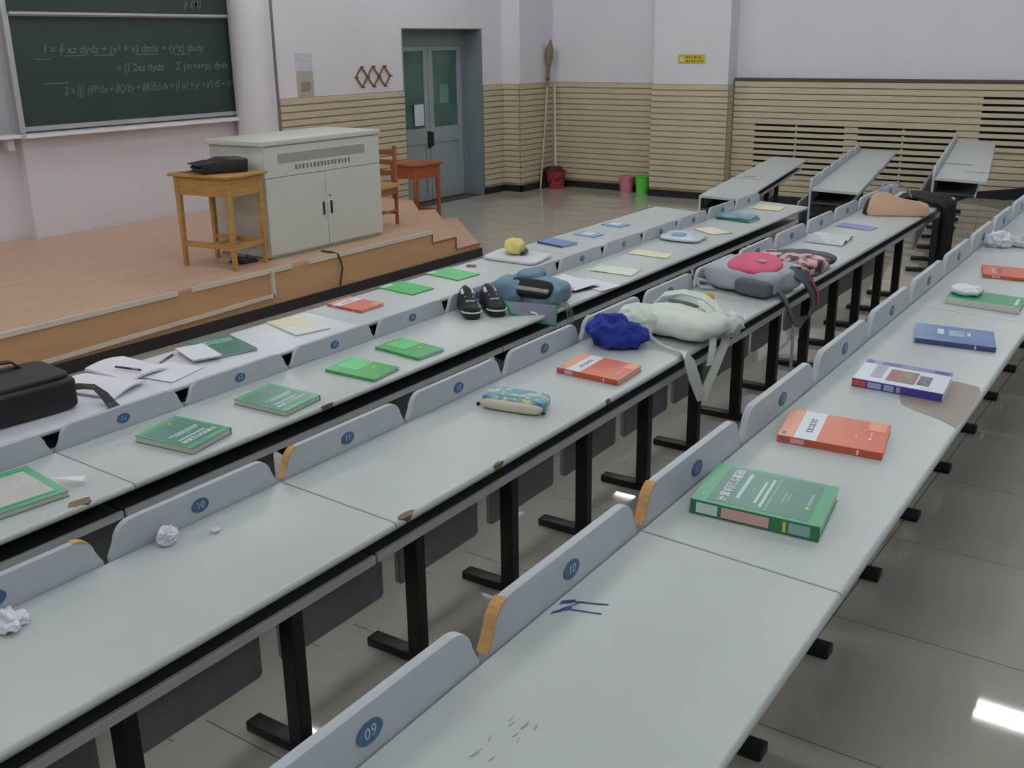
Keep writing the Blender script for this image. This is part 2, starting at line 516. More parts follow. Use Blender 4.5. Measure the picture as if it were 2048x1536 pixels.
# ------------------------------------------------------------------ stage
SH = 0.365
stage = struct('stage', MB().prism([(X0, 6.09), (7.45, 6.09), (8.88, 7.5), (8.88, 8.6), (7.8, 8.6), (7.8, 8.94), (5.26, 8.94), (5.26, 9.06), (X0, 9.06)], 0.0, SH, 'z'),
               M_STAGE, label='low wooden lecture platform with steps at its corner')
obj('riser_panel', MB().box(X0, 6.075, 0.08, 7.45, 6.09, SH - 0.02), M_RISER, stage)
obj('step', MB().prism([(7.45, 6.09), (7.81, 6.09), (9.1, 7.36), (8.88, 7.5)], 0.0, 0.25, 'z'), M_STAGE, stage)
obj('step', MB().prism([(7.81, 6.09), (8.2, 6.09), (9.33, 7.24), (9.1, 7.36)], 0.0, 0.13, 'z'), M_STAGE, stage)
obj('riser_panel', MB().box(7.45, 6.078, 0.08, 7.81, 6.09, 0.24).box(7.81, 6.078, 0.08, 8.2, 6.09, 0.122), M_RISER, stage)
M_EDGE = mat('step_edge_brown', (136, 94, 62), 0.5)
obj('step_edging', MB().box(7.442, 6.068, 0.25, 7.456, 6.09, SH).box(7.45, 6.07, 0.238, 7.81, 6.09, 0.252).box(7.803, 6.068, 0.13, 7.817, 6.09, 0.25).box(7.81, 6.07, 0.118, 8.2, 6.09, 0.132), M_EDGE, stage)
obj('base_strip', MB().box(X0, 6.055, 0.0, 8.21, 6.09, 0.082), M_BASE, stage)
obj('edge_trim', MB().box(X0, 6.06, SH - 0.028, 4.55, 6.09, SH + 0.004).box(4.68, 6.06, SH - 0.028, 5.66, 6.09, SH + 0.004).box(5.86, 6.06, SH - 0.028, 7.45, 6.09, SH + 0.004), M_DUCT, stage)
obj('cable_duct', MB().prism([(2.2, 0.082), (3.3, 0.105), (5.44, 0.148), (5.44, 0.172), (3.3, 0.13), (2.2, 0.107)], 6.045, 6.075, 'y').box(5.428, 6.045, 0.15, 5.455, 6.075, SH), M_DUCT, stage)
cord = obj('power_cord', MB().tube([(6.18, 6.25, SH + 0.006), (6.18, 6.12, SH + 0.008), (6.176, 6.056, SH), (6.20, 6.05, 0.3), (6.213, 6.05, 0.24), (6.19, 6.05, 0.16), (6.172, 6.05, 0.1)], 0.007, 8).mesh('power_cord', sm=True), M_DARK)
tag(cord, 'thin black power cord hanging over the stage edge below the console', 'cord')

# ------------------------------------------------------------------ ceiling lamps (out of the picture, light the hall)
M_TUBE = mat('fluorescent_tube', (246, 250, 253), 0.5, emit=TUBE, var=0.0)
M_HOUSE = mat('lamp_housing', (230, 230, 230), 0.5)
house = MB().prism([(-0.16, 0.0), (0.16, 0.0), (0.05, 0.07), (-0.05, 0.07)], -0.64, 0.64, 'y').mesh('lamp_housing')
tube_me = MB().tube([(0, -0.6, 0), (0, 0.6, 0)], 0.018, 10).mesh('fluorescent_tube', sm=True)
for lx in (-0.85, 1.95, 4.75, 7.55, 10.35):
    for ly in (-2.05, 0.35, 2.75, 5.15, 7.55):
        lt = thing('ceiling_lamp', 'white twin-tube fluorescent ceiling lamp over the hall', 'lamp', T((lx, ly, CEIL - 0.16)), 'fluorescent lamps on the ceiling')
        obj('housing', house, M_HOUSE, lt)
        obj('stem', MB().box(-0.02, -0.02, 0.07, 0.02, 0.02, 0.16), M_HOUSE, lt)
        for s in (-0.07, 0.07):
            obj('fluorescent_tube', tube_me, M_TUBE, lt, T((s, 0, -0.022)))

# ------------------------------------------------------------------ desks
H = 0.75; D = 0.374; TILT = 0.0458; PW = 0.5
ROWS = {4: (1.544, 0.789, 1.173, 0.017), 3: (1.62, 1.836, 0.991, 0.016), 2: (1.618, 2.836, 0.849, 0.020), 1: (1.56, 3.702, 0.75, 0.017)}
FAR = {'A': (8.31, 3.77, 0.75, 0.178), 'B': (8.48, 2.86, 0.849, 0.177), 'C': (8.52, 1.91, 0.991, 0.167)}
ALLR = dict(ROWS); ALLR.update(FAR)

def row_matrix(r):
    """upright frame at the floor below the front edge"""
    x, y, z, a = ALLR[r]
    return T((x, y, z - H)) @ Matrix.Rotation(a, 4, 'Z')
def top_matrix(r):
    """frame of the tilted desk surface: x along the row, y to the stage, z up"""
    x, y, z, a = ALLR[r]
    return T((x, y, z)) @ Matrix.Rotation(a, 4, 'Z') @ Matrix.Rotation(TILT, 4, 'X')
def place(r, u, v, rot=0.0, h=0.0008):
    return top_matrix(r) @ T((u, -v, h)) @ RZ(rot)

MT = T((0, 0, H)) @ Matrix.Rotation(TILT, 4, 'X')
def desktop_mesh(L):
    pr = [(0, 0), (-D + 0.010, 0), (-D + 0.004, -0.002), (-D, -0.008), (-D, -0.014), (-D + 0.004, -0.020), (-D + 0.010, -0.022), (0, -0.022)]
    b = MB().prism(pr, 0.002, L - 0.002, 'x')
    b.v = [tuple(MT @ Vector(v)) for v in b.v]
    return b.mesh('desktop', bevel=0.0015, seg=1)
def shelf_mesh(L):
    b = MB().box(0.004, -0.30, -0.125, L - 0.004, -0.004, -0.11)
    b.v = [tuple(MT @ Vector(v)) for v in b.v]
    return b.mesh('book_shelf')
def lip_mesh(L):
    b = MB().box(0.004, -0.312, -0.128, L - 0.004, -0.300, -0.104)
    b.v = [tuple(MT @ Vector(v)) for v in b.v]
    return b.mesh('shelf_lip', bevel=0.002, seg=1)
def back_outline(w=0.482, top=0.074, low=-0.30):
    h = w/2; pts = [(-h, low), (h, low), (h, 0.004), (h - 0.010, 0.022)]
    cx, cz, r = h - 0.062, top - 0.046, 0.046
    for k in range(7):
        t = math.radians(8 + (90 - 8) * k / 6)
        pts.append((cx + r * math.cos(t), cz + r * math.sin(t)))
    left = [(-x, z) for x, z in reversed(pts[2:])]
    return pts + left
def seat_back_mesh(w):
    return MB().prism([(x, z + H) for x, z in back_outline(w)], 0.003, 0.021, 'y').mesh('seat_back', bevel=0.003, seg=2)
def worn_mesh(w, side=-1, k0=2, k1=9):
    pts = back_outline(w)
    edge = pts[k0:k1 + 1]
    b = MB()
    for (xa, za), (xb, zb) in zip(edge[:-1], edge[1:]):
        d = Vector((xb - xa, zb - za)); n = Vector((d.y, -d.x)).normalized()
        q = [(xa + n.x*0.0012, za + n.y*0.0012), (xb + n.x*0.0012, zb + n.y*0.0012), (xb - n.x*0.003, zb - n.y*0.003), (xa - n.x*0.003, za - n.y*0.003)]
        b.prism([(side * x, z + H) for x, z in q], 0.0018, 0.0222, 'y')
    return b.mesh('worn_edge')
plate_me = MB().prism([(0.024 * math.cos(2*math.pi*k/24), 0.0165 * math.sin(2*math.pi*k/24)) for k in range(24)], -0.0012, 0.0012, 'y').mesh('number_plate')
leg_b = MB().box(-0.021, -0.068, 0.02, 0.021, -0.018, H - 0.135)
leg_b.prism([(-0.05, 0.395), (0.10, 0.43), (0.10, 0.475), (-0.05, 0.55)], -0.016, 0.016, 'x')
leg_b.prism([(-0.02, H - 0.20), (0.003, H - 0.20), (0.003, H - 0.03), (-0.02, H - 0.03)], -0.021, 0.021, 'x')
leg_b.prism([(-0.26, H - 0.142), (-0.03, H - 0.142), (-0.03, H - 0.23), (-0.068, H - 0.23)], -0.014, 0.014, 'x')
leg_me = leg_b.mesh('leg', bevel=0.003, seg=1)
fb = MB().box(-0.026, -0.112, 0.0, 0.026, 0.15, 0.03)
foot_me = fb.mesh('foot', bevel=0.005, seg=2)
seat_pts = []
def seat_mesh(w):
    h = w/2; r = 0.018
    pts = []
    for (cx, cz, t0) in ((h - r, -0.27 + r, -90), (h - r, 0.19 - r, 0), (-h + r, 0.19 - r, 90), (-h + r, -0.27 + r, 180)):
        for k in range(5):
            t = math.radians(t0 + 90*k/4)
            pts.append((cx + r*math.cos(t), 0.44 + cz + r*math.sin(t)))
    return MB().prism(pts, 0.095, 0.117, 'y').mesh('folded_seat', bevel=0.004, seg=1)

ME = {}
def desk_section(r, k, n, pw, label, nums, worn=(), end_leg=False, top=M_TOP, backs=True, L=None, off=0.0):
    """one bolted desk unit of n seats; k-th from the first seam"""
    L = L or n * pw
    key = (n, pw)
    if key not in ME:
        ME[key] = dict(top=desktop_mesh(L), shelf=shelf_mesh(L), lip=lip_mesh(L), back=seat_back_mesh(pw - 0.018), seat=seat_mesh(pw - 0.075),
                       wl=worn_mesh(pw - 0.018, -1), wr=worn_mesh(pw - 0.018, 1), wt=worn_mesh(pw - 0.018, 1, 7, 10))
    m = ME[key]
    t = thing('lecture_desk', label, 'desk', row_matrix(r) @ T((off, 0, 0)))
    obj('desktop', m['top'], top, t)
    obj('book_shelf', m['shelf'], M_SHELF, t)
    obj('shelf_lip', m['lip'], M_LIP, t)
    for i in range(n):
        xc = (i + 0.5) * pw
        if backs:
            b = obj('seat_back', m['back'], M_BACK, t, T((xc, 0, 0)))
            if nums:
                p = obj('number_plate', plate_me, M_PLATE, b, T((0, 0.0018, H + 0.034)))
                tm = text_mesh('%02d' % (nums + i), 0.024)
                d = obj('seat_number', tm, M_DIGIT, b, T((0, 0.0003, H + 0.034)) @ RX(90))
            for (s, kind) in worn:
                if s == i: obj('worn_edge', m[kind], M_WORN, b)
        else:
            if i == 0:
                fp = MB().box(0.004, 0.002, 0.30, L - 0.004, 0.018, H - 0.002)
                obj('front_panel', fp, M_LIP, t)
        if backs:
            obj('folded_seat', m['seat'], M_SEAT, t, T((xc, 0, 0)))
    for x in ([0.03] if k == 'first' else []) + [(i + 1) * pw - 0.05 for i in range(n)]:
        lg = obj('leg', leg_me, M_LEG, t, T((x, 0, 0)))
        obj('foot', foot_me, M_LEG, lg, T((0, -0.005, 0)))
    return t

ORD = {1: 'front row', 2: 'second row', 3: 'third row', 4: 'fourth row'}
LBL = {
 (1, 1): 'grey desk of the front row under the black shoulder bag and open notebook',
 (1, 2): 'grey desk of the front row under two green booklets and the white laptop sleeve',
 (1, 3): 'grey desk of the front row at the aisle end, with two small pale blue booklets',
 (2, 0): 'grey desk of the second row holding the green-bordered workbook',
 (2, 1): 'grey desk of the second row holding two green textbooks and two bright green notebooks',
 (2, 2): 'grey desk of the second row holding the open denim bag and black shoes',
 (2, 3): 'grey desk of the second row at the aisle end, with plastic bag and teal books',
 (3, 0): 'grey desk of the third row with crumpled tissues, seat plate 10 at its end',
 (3, 1): 'grey desk of the third row holding the pencil case, orange book and white tote',
 (3, 2): 'grey desk of the third row holding the grey backpack and floral jacket',
 (3, 3): 'grey desk of the third row at the aisle end under the tan handbag',
 (4, 0): 'bare grey desk of the fourth row with seat plate 09 and a blue ink scribble',
 (4, 1): 'grey desk of the fourth row with a brown stain, green, orange and white textbooks',
 (4, 2): 'grey desk of the fourth row with a tissue-topped green book and pink-orange book',
 (4, 3): 'empty grey desk of the fourth row at the aisle end',
}
DESK = {}
for r in (1, 2, 3, 4):
    for k in range(4):
        if (r, k) not in LBL: continue
        worn = {(3, 1): [(0, 'wl')], (3, 0): [(2, 'wt')], (4, 0): [(3, 'wl')], (4, 1): [(0, 'wl')]}.get((r, k), ())
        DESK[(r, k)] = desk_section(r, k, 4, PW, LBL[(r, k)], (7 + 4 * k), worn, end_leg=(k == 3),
                                    top=M_TOP_SHEEN if (r, k) == (1, 1) else M_TOP, backs=(r != 1), off=-2.0 + 2.0 * k)
for key, lab in (('A', 'grey desk of the far block without seat backs, next to the stage'),
                 ('B', 'grey desk of the far block with seat backs, middle of three'),
                 ('C', 'grey desk of the far block highest up the slope')):
    for k in range(2):
        desk_section(key, 'first' if k == 0 else k, 3, 0.555, lab + (', aisle half' if k == 0 else ', wall half'), 0, (), end_leg=(k == 1),
                     backs=(key != 'A'), off=1.67 * k)

def flat_poly(pts, th=0.0006):
    return MB().prism(pts, 0.0, th, 'z')
def on_desk(rk, name, mb, m):
    """thin mark lying on the surface of a desk, in surface coordinates (u from the seam, -v)"""
    r, k = rk
    o = obj(name, mb, m, DESK[rk])
    o.matrix_local = DESK[rk].matrix_world.inverted() @ top_matrix(r) @ T((0, 0, 0.0002))
    return o
def blob(cu, cv, ru, rv, seed, n=26, amp=0.25):
    return [(cu + ru * math.cos(2*math.pi*i/n) * (1 + amp*noise.noise(Vector((math.cos(2*math.pi*i/n)*1.6 + seed, math.sin(2*math.pi*i/n)*1.6, seed)))),
             -(cv + rv * math.sin(2*math.pi*i/n) * (1 + amp*noise.noise(Vector((math.sin(2*math.pi*i/n)*1.6, seed, math.cos(2*math.pi*i/n)*1.6)))))) for i in range(n)]
on_desk((4, 1), 'stain', flat_poly([(0.985, -0.22), (0.96, -0.26), (0.945, -0.30), (0.93, -0.33), (0.90, -0.366), (0.97, -0.368), (1.10, -0.368), (1.20, -0.366), (1.245, -0.355),
                                   (1.255, -0.30), (1.22, -0.24), (1.16, -0.21), (1.05, -0.20)]), M_STAIN)
def chip(r, k, u, v, w, d, seed):
    on_desk((r, k), 'chipped_corner', MB().prism(blob(u, v, w, d, seed, 14, 0.5), -0.016, 0.0006, 'z'), M_CHIP)
chip(2, 0, -0.165, 0.352, 0.036, 0.020, 1.0)
chip(3, 1, 0.042, 0.364, 0.03, 0.010, 2.0)
chip(3, 1, 0.42, 0.371, 0.022, 0.005, 3.0)
chip(3, 1, 1.02, 0.372, 0.014, 0.004, 4.0)
chip(2, 1, 0.80, 0.372, 0.03, 0.004, 5.0)
mb = MB()
for (a, b, w) in (((-0.335, 0.012), (-0.305, 0.03), 0.010), ((-0.30, 0.008), (-0.285, 0.024), 0.012), ((-0.318, 0.018), (-0.278, 0.036), 0.004), ((-0.31, 0.03), (-0.292, 0.078), 0.003), ((-0.288, 0.02), (-0.262, 0.074), 0.0035)):
    mb.ribbon([(a[0], -a[1], 0.0006), (b[0], -b[1], 0.0006)], (w, 0, 0), 0.0006)
on_desk((4, 0), 'ink_scribble', mb, M_INK)
mb = MB()
rnd = random.Random(4)
for i in range(14):
    u = -0.70 + rnd.random()*0.12; v = 0.10 + rnd.random()*0.05
    mb.ribbon([(u, -v, 0.0006), (u + 0.012, -v - 0.004 + rnd.random()*0.008, 0.0006)], (0, 0.0014, 0), 0.0004)
on_desk((4, 0), 'pencil_marks', mb, mat('pencil_mark', (172, 178, 177), 0.7))

# ------------------------------------------------------------------ furniture on the stage
cn = thing('teacher_console', 'large pale grey steel teaching console with twin doors on the stage', 'console', T((6.36, 6.63, SH)) )
obj('body', MB().box(-0.68, -0.30, 0.02, 0.69, 0.32, 0.92).mesh('body', bevel=0.006, seg=2), M_CONS, cn)
obj('top_lid', MB().prism([(-0.70, -0.325), (0.70, -0.325), (0.70, 0.36), (-0.72, 0.33)], 0.905, 0.945, 'z').mesh('top_lid', bevel=0.006, seg=2), M_CONS, cn)
obj('plinth', MB().box(-0.66, -0.29, 0.0, 0.67, 0.3, 0.03), M_GRILLE, cn)
obj('upper_panel', MB().box(-0.675, -0.312, 0.655, 0.685, -0.30, 0.895).mesh('upper_panel', bevel=0.002, seg=1), M_CONS, cn)
gr = MB()
for i in range(24):
    gr.box(-0.52 + i*0.0425, -0.316, 0.765, -0.52 + i*0.0425 + 0.03, -0.311, 0.83)
gb = obj('grille', MB().box(-0.525, -0.3135, 0.76, 0.495, -0.3118, 0.835), M_GRILLE, cn)
for s, xa, xb in ((-1, -0.675, -0.008), (1, -0.004, 0.685)):
    d = obj('door', MB().box(xa, -0.314, 0.035, xb, -0.30, 0.65).mesh('door', bevel=0.003, seg=1), M_CONS, cn)
    hx = -0.05 if s < 0 else 0.042
    obj('handle', MB().box(hx - 0.011, -0.322, 0.29, hx + 0.011, -0.313, 0.40).mesh('handle', bevel=0.003, seg=1), M_DARK, d)
obj('keyhole', MB().tube([(0.03, -0.318, 0.445), (0.03, -0.313, 0.445)], 0.007, 10), M_DARK, cn)
rnd = random.Random(11)
gl = MB()
for i in range(16):
    x = -0.345 + i*0.0415; s = 0.034
    for k in range(3):
        zz = 0.70 + 0.034*k/2.3
        gl.box(x + rnd.random()*0.006, -0.3135, zz, x + s - rnd.random()*0.008, -0.3118, zz + 0.0045)
    for k in range(2):
        xx = x + 0.004 + rnd.random()*0.02
        gl.box(xx, -0.3137, 0.70, xx + 0.0045, -0.3118, 0.736)
obj('lettering', gl, M_TEXT, cn)

def school_table(label, M, w, l, h, m, name='wooden_table'):
    t = thing(name, label, 'table', M)
    obj('table_top', MB().box(-w/2, -l/2, h - 0.022, w/2, l/2, h).mesh('table_top', bevel=0.004, seg=2), m, t)
    iw, il = w/2 - 0.03, l/2 - 0.03
    for sx in (-1, 1):
        for sy in (-1, 1):
            lb = MB()
            x, y = sx*(iw - 0.021), sy*(il - 0.021)
            q = lambda z, s: [(x-s, y-s, z), (x+s, y-s, z), (x+s, y+s, z), (x-s, y+s, z)]
            lb.add(q(0, 0.016) + q(h - 0.022, 0.022), [(0,3,2,1),(4,5,6,7),(0,1,5,4),(1,2,6,5),(2,3,7,6),(3,0,4,7)])
            obj('leg', lb.mesh('leg', bevel=0.003, seg=1), m, t)
    ap = MB()
    ap.box(-iw + 0.03, -il + 0.006, h - 0.165, iw - 0.03, -il + 0.024, h - 0.022).box(-iw + 0.03, il - 0.024, h - 0.165, iw - 0.03, il - 0.006, h - 0.022)
    ap.box(-iw + 0.006, -il + 0.03, h - 0.165, -iw + 0.024, il - 0.03, h - 0.022).box(iw - 0.024, -il + 0.03, h - 0.165, iw - 0.006, il - 0.03, h - 0.022)
    obj('apron', ap, m, t)
    for sx in (-1, 1):
        obj('stretcher', MB().box(sx*(iw-0.02) - 0.011, -il + 0.03, 0.16, sx*(iw-0.02) + 0.011, il - 0.03, 0.2), m, t)
    obj('stretcher', MB().box(-iw + 0.03, -0.011, 0.165, iw - 0.03, 0.011, 0.195), m, t)
    obj('stretcher', MB().box(-iw + 0.03, -il + 0.01, 0.16, iw - 0.03, -il + 0.03, 0.2), m, t)
    return t
school_table('yellow oak school table standing beside the console on the stage', T((5.405, 6.54, SH)) @ RZ(6), 0.45, 0.62, 0.73, M_OAK)
school_table('red-brown wooden table beside the stage steps in front of the door', T((9.21, 7.72, 0)) @ RZ(-6), 0.46, 0.46, 0.74, M_RED)

bc = thing('briefcase', 'flat black briefcase lying on the yellow oak table', 'bag', T((5.43, 6.50, SH + 0.731)) @ RZ(6))
obj('body', MB().prism([(-0.19, 0.0), (0.16, 0.0), (0.17, 0.10), (-0.02, 0.11), (-0.23, 0.045)], -0.12, 0.12, 'x', RZ(-118)).mesh('body', bevel=0.012, seg=2), mat('black_leather', (36, 32, 40), 0.45, var=0.1), bc)
obj('flap', MB().prism([(-0.17, 0.04), (-0.08, 0.07), (-0.10, 0.09), (-0.25, 0.07)], -0.125, 0.125, 'x', RZ(-118)).mesh('flap', bevel=0.004, seg=1), MATS['black_leather'], bc)
tc = obj('cleaning_cloth', superell(0.12, 0.09, 0.02, 0.8, 0.8, amp=0.01, freq=25, seed=3), mat('pale_cloth', (196, 184, 178), 0.9), None, T((5.28, 6.74, SH + 0.731)))
tag(tc, 'small pale cloth beside the black briefcase on the oak table', 'cloth')
ct = MB()
rnd = random.Random(2)
for i in range(5):
    pts = []
    ph = rnd.random()*6
    for k in range(26):
        t = k/25*9 + ph
        pts.append((0.10*math.sin(t*1.3 + i) * (0.6+0.4*math.sin(t)), 0.07*math.cos(t*1.1 + i*2), 0.008 + 0.035*(0.5+0.5*math.sin(t*0.9 + i))))
    ct.tube(pts, 0.006, 6)
cb = obj('cable_tangle', ct.mesh('cable_tangle', sm=True), mat('dark_cable', (44, 48, 52), 0.5), None, T((5.52, 6.46, SH)))
tag(cb, 'tangle of dark cables on the stage under the oak table', 'cables')

ch = thing('wooden_chair', 'brown wooden slat-back chair behind the console on the stage', 'chair', T((7.36, 6.72, SH)) @ RZ(10))
obj('seat', MB().box(-0.2, -0.19, 0.36, 0.2, 0.2, 0.40).mesh('seat', bevel=0.008, seg=2), mat('chair_seat_wood', (196, 158, 88), 0.4, var=0.1), ch)
for (x, y, top) in ((-0.18, -0.16, 0.36), (0.18, -0.16, 0.745), (-0.18, 0.18, 0.36), (0.18, 0.18, 0.745)):
    obj('leg', MB().add([(x-0.014, y-0.014, 0), (x+0.014, y-0.014, 0), (x+0.014, y+0.014, 0), (x-0.014, y+0.014, 0),
                         (x-0.017, y-0.017, top), (x+0.017, y-0.017, top), (x+0.017, y+0.017, top), (x-0.017, y+0.017, top)],
                        [(0,3,2,1),(4,5,6,7),(0,1,5,4),(1,2,6,5),(2,3,7,6),(3,0,4,7)]).mesh('leg', bevel=0.004, seg=1), M_OAKD, ch)
for z in (0.66, 0.57, 0.47):
    obj('back_slat', MB().box(0.171, -0.15, z, 0.189, 0.17, z + 0.045), M_OAKD, ch)
for y in (-0.16, 0.18):
    obj('stretcher', MB().box(-0.17, y - 0.009, 0.13, 0.17, y + 0.009, 0.15), M_OAKD, ch)
    obj('seat_rail', MB().box(-0.17, y - 0.012, 0.30, 0.17, y + 0.012, 0.36), M_OAKD, ch)
obj('stretcher', MB().box(0.171, -0.15, 0.10, 0.189, 0.17, 0.12), M_OAKD, ch)

# ------------------------------------------------------------------ chalkboards
def chalkboard(label, xa, xb, wall_y, writing=False):
    t = thing('chalkboard', label, 'chalkboard', T((xa, wall_y, 1.29)))
    w = xb - xa
    obj('lower_panel', MB().box(0.05, -0.05, 0.07, w - 0.05, -0.03, 1.02), M_CHALK, t)
    obj('upper_panel', MB().box(0.05, -0.085, 1.035, w - 0.05, -0.06, 2.2), M_CHALK, t)
    for q in (0.0, w - 0.055):
        obj('side_rail', MB().box(q, -0.07, 0.02, q + 0.055, 0.0, 2.25).mesh('side_rail', bevel=0.004, seg=1), M_ALU, t)
    obj('lower_frame', MB().box(0.055, -0.062, 0.035, w - 0.055, -0.025, 0.075).box(0.055, -0.058, 1.005, w - 0.055, -0.03, 1.03), M_ALU, t)
    obj('upper_frame', MB().box(0.055, -0.10, 1.018, w - 0.03, -0.055, 1.04).box(w - 0.10, -0.10, 1.04, w - 0.055, -0.055, 2.2), M_ALU, t)
    obj('chalk_ledge', MB().prism([(-0.16, -0.015), (0.0, -0.035), (0.0, 0.02), (-0.15, 0.012)], 0.0, w + 0.12, 'x'), M_WALL, t)
    obj('ledge_bracket', MB().box(w + 0.02, -0.10, -0.12, w + 0.08, 0.0, -0.02), M_WALL, t)
    return t
cbr = chalkboard('green chalkboard with white chalk formulas beside the round column', 5.215, 7.875, 8.95)
cbl = chalkboard('green chalkboard on the far side of the aluminium rail, mostly cut off', 2.5, 5.09, 9.03)
wr = [(0.33, 0.72, 'I = ∮ xz dydz + (y² + x) dzdx + (y²z) dxdy', 0.105), (1.05, 0.545, '= ∫∫ 2xz dydz     Σ (m+n+p) dydz', 0.10),
      (0.40, 0.36, '2 = ∫∫∫ (∂P/∂x + ∂Q/∂y + ∂R/∂z) dv = ∫∫ (x² + y² + z²) dS + π/5 R', 0.102), (1.9, 1.14, 'y (π)', 0.11)]
for (x, z, s, size) in wr:
    tm = text_mesh(s, size, 0.0, 0.25)
    wid = max(v.co.x for v in tm.vertices) * 2
    yy = -0.0505 if z < 1.0 else -0.0855
    o = obj('chalk_writing', tm, M_CHALKW, cbr, T((x + min(wid/2, 1.12), yy, z)) @ RX(90) @ Matrix.Scale(min(1.0, 2.05/ wid), 4, (1, 0, 0)))
for (xa, xb, z) in ((0.25, 0.40, 0.64), (0.55, 0.75, 0.665), (0.85, 1.05, 0.665), (1.3, 1.55, 0.665), (0.3, 0.55, 0.43), (1.75, 1.95, 0.66)):
    obj('chalk_line', MB().box(xa, -0.0512, z, xb, -0.05, z + 0.007), M_CHALKW, cbr)
# pinned papers, peg rack, sign
p1 = obj('wall_notice', MB().box(8.33, 8.6165, 1.755, 8.58, 8.6195, 1.94), mat('notice_white', (212, 214, 220), 0.7, rgb2=(186, 188, 198), scale=18), None)
tag(p1, 'white printed notice on the wall beside the round column', 'notice')
p2 = thing('wall_poster', 'narrow grey-beige poster hanging below the white wall notice', 'poster', T((8.46, 8.62, 1.61)))
obj('sheet', MB().box(-0.125, -0.004, -0.135, 0.125, -0.001, 0.14), mat('poster_beige', (178, 174, 160), 0.7, var=0.06, scale=14), p2)
obj('print', MB().box(-0.07, -0.005, -0.055, 0.075, -0.004, 0.03), mat('poster_grey_print', (150, 148, 142), 0.7, var=0.15, scale=30), p2)
obj('red_print', MB().box(-0.06, -0.0055, -0.075, 0.06, -0.0045, -0.045), mat('poster_red_print', (176, 112, 112), 0.7, var=0.1, scale=30), p2)
rk = thing('peg_rack', 'expanding wooden peg rack of three diamonds on the front wall', 'rack', T((9.565, 8.62, 1.66)))
wdm = mat('rack_wood', (132, 92, 58), 0.5, var=0.15, scale=20)
def bar(a, b):
    obj('slat', MB().ribbon([(a[0], -0.014, a[1]), (b[0], -0.014, b[1])], (0, 0.012, 0), 0.016), wdm, rk)
wq = 0.2
for i in range(3):
    x = -0.3 + wq*i
    bar((x, 0.0), (x + wq/2, 0.115)); bar((x + wq/2, 0.115), (x + wq, 0.0))
    bar((x, 0.0), (x + wq/2, -0.115)); bar((x + wq/2, -0.115), (x + wq, 0.0))
for i in range(4):
    x = -0.3 + wq*i
    obj('peg', MB().tube([(x, 0.0, 0.0), (x, -0.05, 0.0)], 0.009, 8), wdm, rk)
for i in range(3):
    for z in (0.115, -0.115):
        obj('peg', MB().tube([(-0.2 + wq*i, 0.0, z), (-0.2 + wq*i, -0.05, z)], 0.009, 8), wdm, rk)
sg = thing('wall_sign', 'small yellow sign with white emblem and red lettering on the pillar', 'sign', T((12.829, 6.035, 1.79)))
obj('plate', MB().box(-0.005, -0.19, -0.056, 0.0, 0.19, 0.056), mat('sign_yellow', (202, 184, 48), 0.5), sg)
em = MB()
for k in range(5):
    a = math.radians(20 + 32*k)
    em.tube([(-0.006, 0.135, -0.02), (-0.006, 0.135 + 0.045*math.cos(a), -0.02 + 0.05*math.sin(a))], 0.007, 6)
em.tube([(-0.0062, 0.135, -0.034), (-0.0062, 0.135, 0.0)], 0.02, 10)
obj('emblem', em, mat('sign_white', (226, 228, 224), 0.5), sg)
lt = MB(); rnd = random.Random(9)
for row, (z0, n, s) in enumerate(((0.012, 6, 0.03), (-0.036, 7, 0.024))):
    lt = MB()
    for i in range(n):
        y = 0.075 - i*0.036
        lt.box(-0.0062, y - s + 0.006, z0, -0.005, y, z0 + 0.005).box(-0.0062, y - s + 0.004, z0 + s*0.45, -0.005, y, z0 + s*0.45 + 0.005)
        lt.box(-0.0062, y - s*rnd.random() - 0.004, z0 - 0.004, -0.005, y - s*0.4 + 0.006, z0 + s)
    obj('lettering', lt, mat('sign_red', (150, 96, 40), 0.5), sg)

# ------------------------------------------------------------------ cleaning tools and bins
br = thing('broom', 'upturned straw broom with long pale handle leaning in the corner', 'broom', T((12.66, 8.285, 0)))
obj('handle', MB().tube([(0.0, -0.02, 0.0), (0.12, -0.02, 0.85), (0.2, -0.025, 1.62)], 0.013, 8).mesh('handle', sm=True), mat('pale_stick', (206, 194, 160), 0.5), br)
hd = MB().tube([(0.18, -0.025, 1.42), (0.195, -0.025, 1.56), (0.205, -0.025, 1.68), (0.22, -0.025, 1.80), (0.23, -0.03, 1.92), (0.245, -0.04, 2.05)], [0.018, 0.026, 0.03, 0.055, 0.055, 0.012], 12)
obj('bristle_head', hd.mesh('bristle_head', sm=True), mat('broom_straw', (150, 126, 98), 0.9, var=0.2, scale=40, stretch=(8, 8, 1), bump=0.5, bscale=90), br)
obj('binding', MB().tube([(0.188, -0.025, 1.50), (0.192, -0.025, 1.54)], 0.029, 10), mat('binding_dark', (90, 70, 56), 0.7), br)
bk = thing('red_bucket', 'red plastic bucket holding the mop in the corner of the hall', 'bucket', T((12.82, 8.1, 0)))
obj('pail', MB().lathe([(0.0, 0.0), (0.105, 0.0), (0.11, 0.01), (0.145, 0.25), (0.15, 0.255), (0.14, 0.25), (0.10, 0.015), (0.0, 0.015)], 28).mesh('pail', sm=True), mat('red_plastic', (176, 48, 58), 0.4, var=0.06), bk)
mop = thing('mop', 'string mop with white stick standing in the red bucket', 'mop', T((12.82, 8.1, 0.02)))
obj('stick', MB().tube([(0.0, 0.0, 0.06), (0.08, 0.07, 0.85), (0.15, 0.12, 1.42)], 0.012, 8).mesh('stick', sm=True), mat('white_stick', (222, 214, 186), 0.5), mop)
